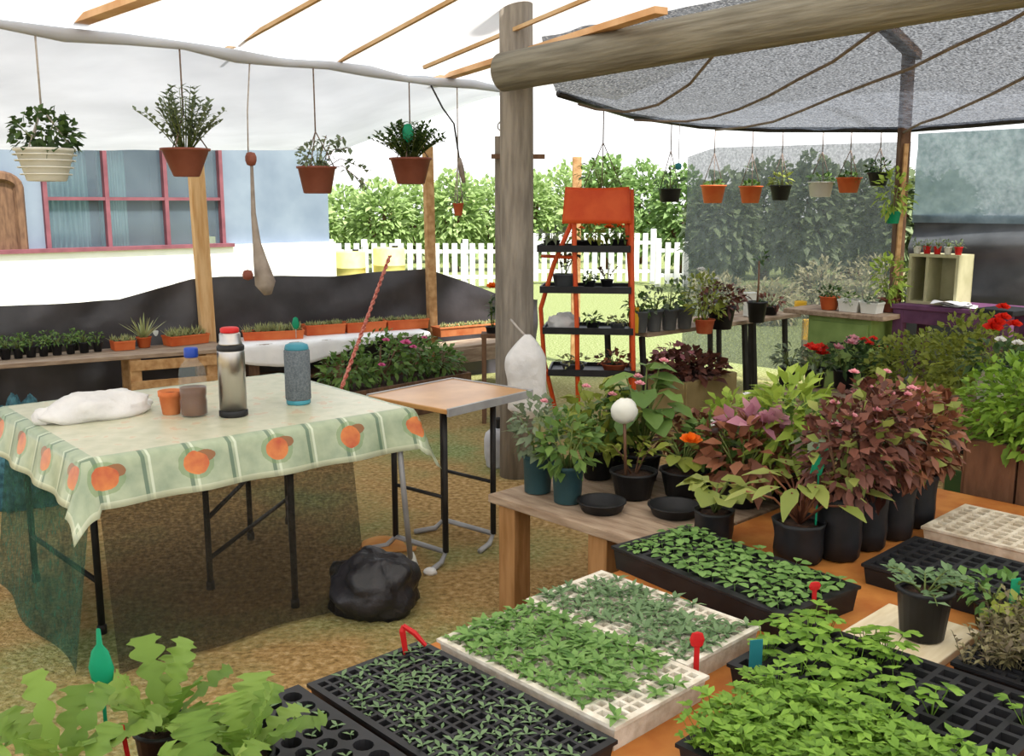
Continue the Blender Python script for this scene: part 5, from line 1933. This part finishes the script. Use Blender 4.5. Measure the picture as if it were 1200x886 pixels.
def build_trays():
    Z = TABLE_Z
    seed_tray('big-celled black tray almost bare, beside the lettuces', -.53, .27, .33, .62, 6, 11, 'plastic_black', 'tiny', .35, 0, True, seed=1, depth=.026, lip=.014)
    seed_tray('small-celled black tray of tiny seedlings against the dense pale tray', -.185, .29, .33, .64, 11, 21, 'plastic_black', 'tiny', .7, 0, False, seed=2, depth=.018, scale=1.0)
    seed_tray('white foam tray densely filled with green plugs, beside the black small-celled tray', .165, .295, .33, .58, 11, 19, 'foam_white', 'plug', 1, 0, False, seed=3, h=.06,
              region=lambda u, v: (1 if v > .12 else .35) * (.97 if u < .88 or v > .2 else .6))
    seed_tray('white foam tray of grey green plugs with bare white patches', .49, .25, .31, .54, 10, 18, 'foam_white', 'plugpale', 1, 0, False, seed=4, h=.06, scale=.95,
              region=lambda u, v: .95 - .6 * max(0, v - .6) - (.55 if u > .82 else 0) - (.5 if u < .12 and v < .6 else 0))
    seed_tray('raised black tray of fresh green seedlings in front of the timber bench', .93, .23, .34, .66, 7, 13, 'plastic_black', 'brassica', .86, -.12, False, seed=5, h=.07, depth=.03, scale=.68, lip=.02)
    seed_tray('black tray of leggy bright seedlings next to the teal label', .60, .88, .36, .62, 7, 12, 'plastic_black', 'celery', .62, 0, False, seed=6, h=.055, depth=.03, scale=.85,
              region=lambda u, v: (.55 if u > .2 else .2) if v > .5 else (.22 if u < .5 else .06))
    seed_tray('tray brimming with bright green parsley seedlings', .225, 1.0, .35, .60, 10, 17, 'plastic_black', 'parsley', 1, 0, False, seed=7, h=.055, depth=.02, scale=.95)
    seed_tray('empty black cell tray beside the empty foam tray', 1.43, .78, .36, .6, 7, 12, 'plastic_black', None, 0, 0, False, seed=8, h=.06, depth=.035)
    seed_tray('empty white foam tray in front of the board planter', 1.90, .78, .36, .66, 8, 14, 'foam_dirty', None, 0, 0, False, seed=9, h=.06, depth=.03)
    seed_tray('black tray of wispy purple brown seedlings at the table edge', 1.0, 1.24, .38, .62, 12, 18, 'plastic_black', 'weed', .95, 0, False, seed=10, h=.055, depth=.02, scale=1.0,
              region=lambda u, v: 1 if u > .35 else .5)
    # pale boards under the tomato pot
    c = G(.97 * KS, .76 * KS, Z)
    t = thing('pale_board', 'pale unpainted wooden board lying under the tomato seedling pot', 'board', c, ANG)
    MB().box((0, 0, .012), (.28, .24, .022)).build('board', 'board_cream', t, False, .003)
    # tomato pot
    p = P(1080, 745, Z + .025)
    t = thing('tomato_pot', 'black nursery pot with a floppy tomato seedling on the pale board', 'potted plant', p, .3)
    pot(t, .066, .13, 'plastic_black', .78, .1)
    f, s = MB(), MB()
    r = random.Random(5)
    for i in range(9):
        a = 2.4 * i
        d = V((math.cos(a) * .55, math.sin(a) * .55, 1.0 - .08 * i))
        spray(f, s, r, (math.cos(a) * .01, math.sin(a) * .01, .11), d, r.uniform(.09, .16), 5, .034, .018, .5)
    s.build('stem', 'stem', t, True)
    f.build('foliage', 'leaf_seed_grey', t, True)

    # labels
    stick_label('plant_label', 'bent red plastic label at the back edge of the small-celled tray', 476, 762, Z + .055, .06, 'red_plastic', 'fork')
    stick_label('plant_label', 'red spoon-shaped label in the corner of the grey green foam tray', 816, 777, Z + .06, .075, 'red_plastic', 'spoon')
    stick_label('plant_label', 'small red label standing among seedlings of the raised black tray', 954, 703, Z + .07, .05, 'red_plastic', 'spoon', 1)
    stick_label('plant_label', 'flat teal label at the corner of the leggy bright seedling tray', 885, 782, Z + .055, .065, 'teal_tag', 'flat', 1)
    stick_label('plant_label', 'green label beside the seedlings at the edge of the empty black tray', 1187, 718, Z + .06, .09, 'green_tag', 'flat', 2)

    # leafy seedlings growing by the green label, in their own pot
    for i, (x, y, lb) in enumerate(((1160, 735, 'small black pot of bright bushy seedlings by the green label'), (1195, 770, 'small black pot of olive seedlings below the green label'))):
        potted('young_plant', lb, P(x, y, Z + .002), .045, .07, 'plastic_black', 'leaf_seed' if i == 0 else 'leaf_olive', 'bush', (.09, .08), 300 + i, None, 'potted plant', n=80, leafs=(.032, .02))

    # lettuces
    lets = [(-.66, -.02, .20, 'lettuce in a black pot at the table corner, closest to the big-celled tray', 1),
            (-.86, .02, .22, 'lettuce in a black pot carrying the teal tag', 2),
            (-.74, .30, .19, 'lettuce in a black pot leaning over the big-celled tray', 3),
            (-.96, .22, .22, 'lettuce in a black pot behind the red stake', 4),
            (-1.10, .02, .2, 'lettuce in a black pot at the outermost table corner', 5),
            (-.60, .17, .17, 'smaller lettuce in a black pot overlapping the first big cells', 6)]
    for (s_, t_, hh, lb, sd) in lets:
        loc = G(s_, t_ + .02, Z + .002)
        r = random.Random(sd)
        t = thing('potted_lettuce', lb, 'lettuce', loc, sd, 'potted lettuces')
        pot(t, .056, .095, 'plastic_black', .8)
        f = MB()
        for i in range(12):
            a = 2.4 * i + r.random() * .5
            tl = .25 + .8 * (i / 12)
            d = V((math.cos(a) * tl, math.sin(a) * tl, 1.15 - .7 * tl)).normalized()
            L = (hh * .95) * r.uniform(.75, 1.15)
            f.leaf((math.cos(a) * .012, math.sin(a) * .012, .085), d, V((math.cos(a) * -.6, math.sin(a) * -.6, 1)), L * 1.12, .078 * r.uniform(.8, 1.2), 24, .3, 'lobed', .16, r)
        f.build('leaves', 'leaf_lettuce', t, True)
    q = P(120, 800, .70)
    t = thing('plant_tag', 'teal green plastic tag stuck among the lettuces', 'plant label', (q.x, q.y, Z + .09))
    MB().bar((0, 0, 0), (0, 0, .14), .006, .003, V((0, 1, 0))).build('stake', 'green_tag', t)
    MB().lathe([(.0001, .10), (.02, .115), (.024, .14), (.016, .172), (.006, .185), (.004, .215), (.0001, .217)], 12, squash=.2).build('tag_plate', 'green_tag', t, True)
    q = P(150, 880, .6)
    t = thing('plant_tag', 'thin red stake among the lettuces', 'plant label', (q.x, q.y, Z + .08))
    MB().bar((0, 0, 0), (-.008, 0, .07), .008, .003, V((0, 1, 0))).build('stake', 'red_plastic', t)


def build_bench_plants():
    Z = TABLE_Z + .002
    rng = random.Random(9)

    def B(x, y):
        return P(x, y, Z)
    potted('bench_plant', 'dark slate pot with a bushy small-leaved plant at the bench corner', B(630, 576), .056, .145, 'plastic_teal', 'leaf_grey', 'bush', (.105, .22), 201, None, 'potted plant', taper=.88, n=190, leafs=(.04, .022), flow=('petal_rose', 1, .02))
    potted('bench_plant', 'blue green pot with a bushy plant beside the slate pot on the bench', B(665, 588), .058, .14, 'plastic_teal', 'leaf_green', 'bush', (.11, .2), 202, None, 'potted plant', taper=.85, n=200, leafs=(.045, .028))
    # tall broad leaved plants at the back of the bench
    potted('bench_plant', 'tall plant with big fresh green leaves behind the white ball', B(752, 562), .075, .11, 'plastic_black', 'leaf_green', 'rosette', (.16, .38), 203, None, 'potted plant', n=24, leafs=(.12, .085), shape='round', flow=('petal_rose', 3, .022))
    potted('bench_plant', 'shrubby lime leaved plant behind the blue green pot', B(700, 560), .07, .12, 'plastic_black', 'leaf_olive', 'bush', (.14, .26), 204, None, 'potted plant', n=180, leafs=(.06, .04), flow=('petal_rose', 2, .02))
    # pot with stick ornament
    t = potted('bench_plant', 'round black pot of thin brown stems holding the white ball stick', B(742, 582), .085, .10, 'plastic_black', 'leaf_olive', 'upright', (.09, .14), 205, None, 'potted plant', n=30, leafs=(.04, .025), stem='stem_brown')
    p = B(722, 582)
    zc = PY(718, 481, p.y - .02).z
    t = thing('ball_stick', 'white ball ornament on a thin brown stick among the bench plants', 'ornament', (p.x + .03, p.y - .03, Z + .09))
    hz = zc - Z - .09
    MB().tube([(0, 0, 0), (-.01, 0, hz)], .006, 6).build('stick', 'stem_brown', t, True)
    bl = MB().blob((.048, .046, .046), 2, .12, 5, 22, -1.2, (-.01, 0, hz - .055))
    bl.build('ball', 'plastic_white', t, True)
    # saucers
    for x, y, r, lb in ((705, 598, .085, 'shallow black plastic saucer tray at the bench edge by the blue green pot'), (790, 603, .09, 'shallow black plastic saucer tray under the orange flower')):
        t = thing('saucer', lb, 'saucer', B(x, y))
        MB().lathe([(r * .8, 0), (r * .85, .004), (r * .97, .03), (r * 1.04, .034), (r * 1.04, .038), (r * .95, .036), (r * .82, .008), (.0001, .008)], 28).build('dish', 'plastic_black', t, True)
    # orange flower plant
    t = potted('bench_plant', 'black pot with one big orange bloom on the bench', B(800, 580), .085, .10, 'plastic_black', 'leaf_olive', 'rosette', (.13, .14), 206, None, 'potted plant', n=18, leafs=(.075, .05), shape='round')
    q = B(800, 580)
    fb = MB()
    flower(fb, PY(809, 516, q.y - .08) - q, .042, rng, 18, V((0, -.7, .7)))
    fb.build('flower', 'petal_orange', t, True)
    # coleus with pink top
    t = potted('bench_plant', 'dark red leaved plant with a pink top beside the orange bloom', B(868, 592), .075, .10, 'plastic_black', 'leaf_red', 'bush', (.15, .22), 207, None, 'potted plant', n=170, leafs=(.07, .045))
    f = MB()
    bush(f, rng, (.02, -.03, .31), (.1, .08, .03), 36, .075, .05, zmin=-.1)
    f.build('pink_leaves', 'leaf_pink', t, True, label='pink topmost leaves')
    # lime upright plant and more green behind
    potted('bench_plant', 'tall yellow green leafy plant behind the green tag', B(925, 588), .08, .13, 'plastic_black', 'leaf_lime', 'bush', (.15, .34), 208, None, 'potted plant', n=260, leafs=(.085, .03))
    potted('bench_plant', 'low mixed green plant between orange bloom and yellow green leaves', B(838, 572), .07, .11, 'plastic_black', 'leaf_green', 'bush', (.13, .16), 209, None, 'potted plant', n=150, leafs=(.055, .03), flow=('petal_white', 2, .015))
    potted('bench_plant', 'small leaved green plant at the back of the bench behind pink leaves', B(898, 556), .07, .12, 'plastic_black', 'leaf_lime', 'upright', (.15, .22), 210, None, 'potted plant', n=90, leafs=(.055, .025))
    potted('bench_plant', 'yellow flowered bushy plant at the far back of the bench', B(925, 566), .08, .13, 'plastic_black', 'leaf_green', 'bush', (.2, .22), 214, None, 'potted plant', n=220, leafs=(.06, .03), flow=('petal_white', 2, .02))
    potted('bench_plant', 'low bushy green plant between the lime shrub and the white ball', B(716, 552), .07, .11, 'plastic_black', 'leaf_green', 'bush', (.13, .17), 215, None, 'potted plant', n=200, leafs=(.05, .03))
    potted('bench_plant', 'reddish green trailing plant behind the orange bloom', B(806, 556), .07, .11, 'plastic_black', 'leaf_red', 'bush', (.13, .15), 216, None, 'potted plant', n=180, leafs=(.05, .03), flow=('petal_rose', 2, .018))
    potted('bench_plant', 'mid green spreading plant behind the pink topped plant', B(862, 548), .07, .11, 'plastic_black', 'leaf_lime', 'bush', (.14, .2), 217, None, 'potted plant', n=220, leafs=(.055, .03))
    # on the orange table
    potted('begonia_pot', 'black bag plant with round lime leaves at the back edge of the table', B(836, 632), .062, .10, 'plastic_black', 'leaf_begonia', 'rosette', (.13, .12), 211, None, 'potted plant', bag=True, n=14, leafs=(.085, .075), shape='round')
    t = potted('begonia_pot', 'square black bag with red stalked leafy plant on the table', B(935, 655), .076, .125, 'plastic_black', 'leaf_begonia', 'rosette', (.19, .20), 212, None, 'potted plant', bag=True, n=16, leafs=(.12, .06), stem='leaf_red')
    p = B(935, 655)
    t = thing('plant_tag', 'green plastic tag standing in the red stalked plant', 'plant label', (p.x + .045, p.y - .01, Z + .11))
    MB().box((0, 0, .10), (.005, .003, .2)).build('stake', 'green_tag', t)
    MB().box((0, 0, .20), (.036, .004, .085), Matrix.Rotation(.2, 3, 'Y')).build('tag_plate', 'green_tag', t, False, .002)
    bags = [(982, 652, .068, .20, .40, 'leaf_purple', 'tall black grow bag of dark red foliage next to the red stalked plant'),
            (1014, 640, .064, .19, .46, 'leaf_purple', 'tall black grow bag of purple foliage, second from the red stalked plant'),
            (1046, 628, .064, .18, .44, 'leaf_red', 'black grow bag of brownish red foliage, third from the red stalked plant'),
            (1072, 614, .064, .18, .40, 'leaf_red', 'black grow bag of bronze foliage at the foam tray end of the row')]
    for i, (x, y, r, h, ht, fm, lb) in enumerate(bags):
        potted('bag_plant', lb, B(x, y), r, h, 'plastic_black', fm, 'bush', (.13, ht - .1), 220 + i, 'grow bags of purple foliage', 'potted plant', bag=True, n=430, leafs=(.043, .027), flow=('petal_rose', 5, .018) if i < 3 else None, stem='stem_brown')
        t = COL.objects[-1]
        while t.parent:
            t = t.parent
        f = MB()
        bush(f, rng, (0, 0, h * .88 + (ht - .1) * .55), (.13, .13, (ht - .1) * .5), 34, .05, .032, zmin=-.6, inner=.7)
        f.build('green_leaves', 'leaf_begonia', t, True, label='olive green leaves')
    # broad grey green leaf plant among the purple
    potted('bag_plant', 'black grow bag with broad grey green leaves among purple foliage', B(1000, 618), .055, .18, 'plastic_black', 'leaf_grey', 'rosette', (.15, .26), 230, None, 'potted plant', bag=True, n=14, leafs=(.13, .09), shape='round')


def build_camera_light():
    cam = bpy.data.cameras.new('camera')
    o = bpy.data.objects.new('camera', cam)
    COL.objects.link(o)
    o.location = (0, 0, EYE)
    o.rotation_euler = (PI / 2 - PITCH, 0, 0)
    cam.sensor_fit = 'HORIZONTAL'
    cam.sensor_width = 36
    cam.lens = FOC / 1200 * 36
    cam.clip_start = .02
    SC.camera = o
    w = bpy.data.worlds.new('sky')
    SC.world = w
    w.use_nodes = True
    N, L = w.node_tree.nodes, w.node_tree.links
    bg = N['Background']
    tc = N.new('ShaderNodeTexCoord')
    sp = N.new('ShaderNodeSeparateXYZ')
    L.new(tc.outputs['Generated'], sp.inputs[0])
    rp = N.new('ShaderNodeValToRGB')
    rp.color_ramp.elements[0].position = .0
    rp.color_ramp.elements[0].color = (1, 1, 1, 1)
    rp.color_ramp.elements[1].position = .9
    rp.color_ramp.elements[1].color = (.78, .88, 1, 1)
    L.new(sp.outputs['Z'], rp.inputs['Fac'])
    L.new(rp.outputs['Color'], bg.inputs['Color'])
    bg.inputs['Strength'].default_value = SKY
    s = bpy.data.lights.new('sun', 'SUN')
    s.energy = SUN
    s.angle = math.radians(6)
    s.color = (1, .96, .9)
    so = bpy.data.objects.new('sun', s)
    COL.objects.link(so)
    d = V((-.35, .45, -1.0))        # the way the light travels
    so.rotation_euler = d.to_track_quat('-Z', 'Y').to_euler()
    so.location = (2, -3, 8)
    vs = SC.view_settings
    vs.view_transform = 'Standard'
    vs.look = 'None'
    vs.gamma = 1
    vs.use_curve_mapping = False
    vs.exposure = EXPO
    SC.cycles.max_bounces = 8
    SC.cycles.transparent_max_bounces = 24
    SC.cycles.caustics_reflective = False
    SC.cycles.caustics_refractive = False


SKY, SUN, EXPO = 1.5, 7.5, .2
defmats()
M['ground'] = ground_mat()
M['oilcloth'] = cloth_mat()
build_setting()
build_posts()
build_outside()
build_dining_table()
build_side_benches()
build_hanging()
build_rack()
build_far_right()
build_big_planter()
build_orange_table()
build_trays()
build_bench_plants()
build_camera_light()
for _o in list(COL.objects):
    if _o.parent is not None and _o.get('category'):
        del _o['category']
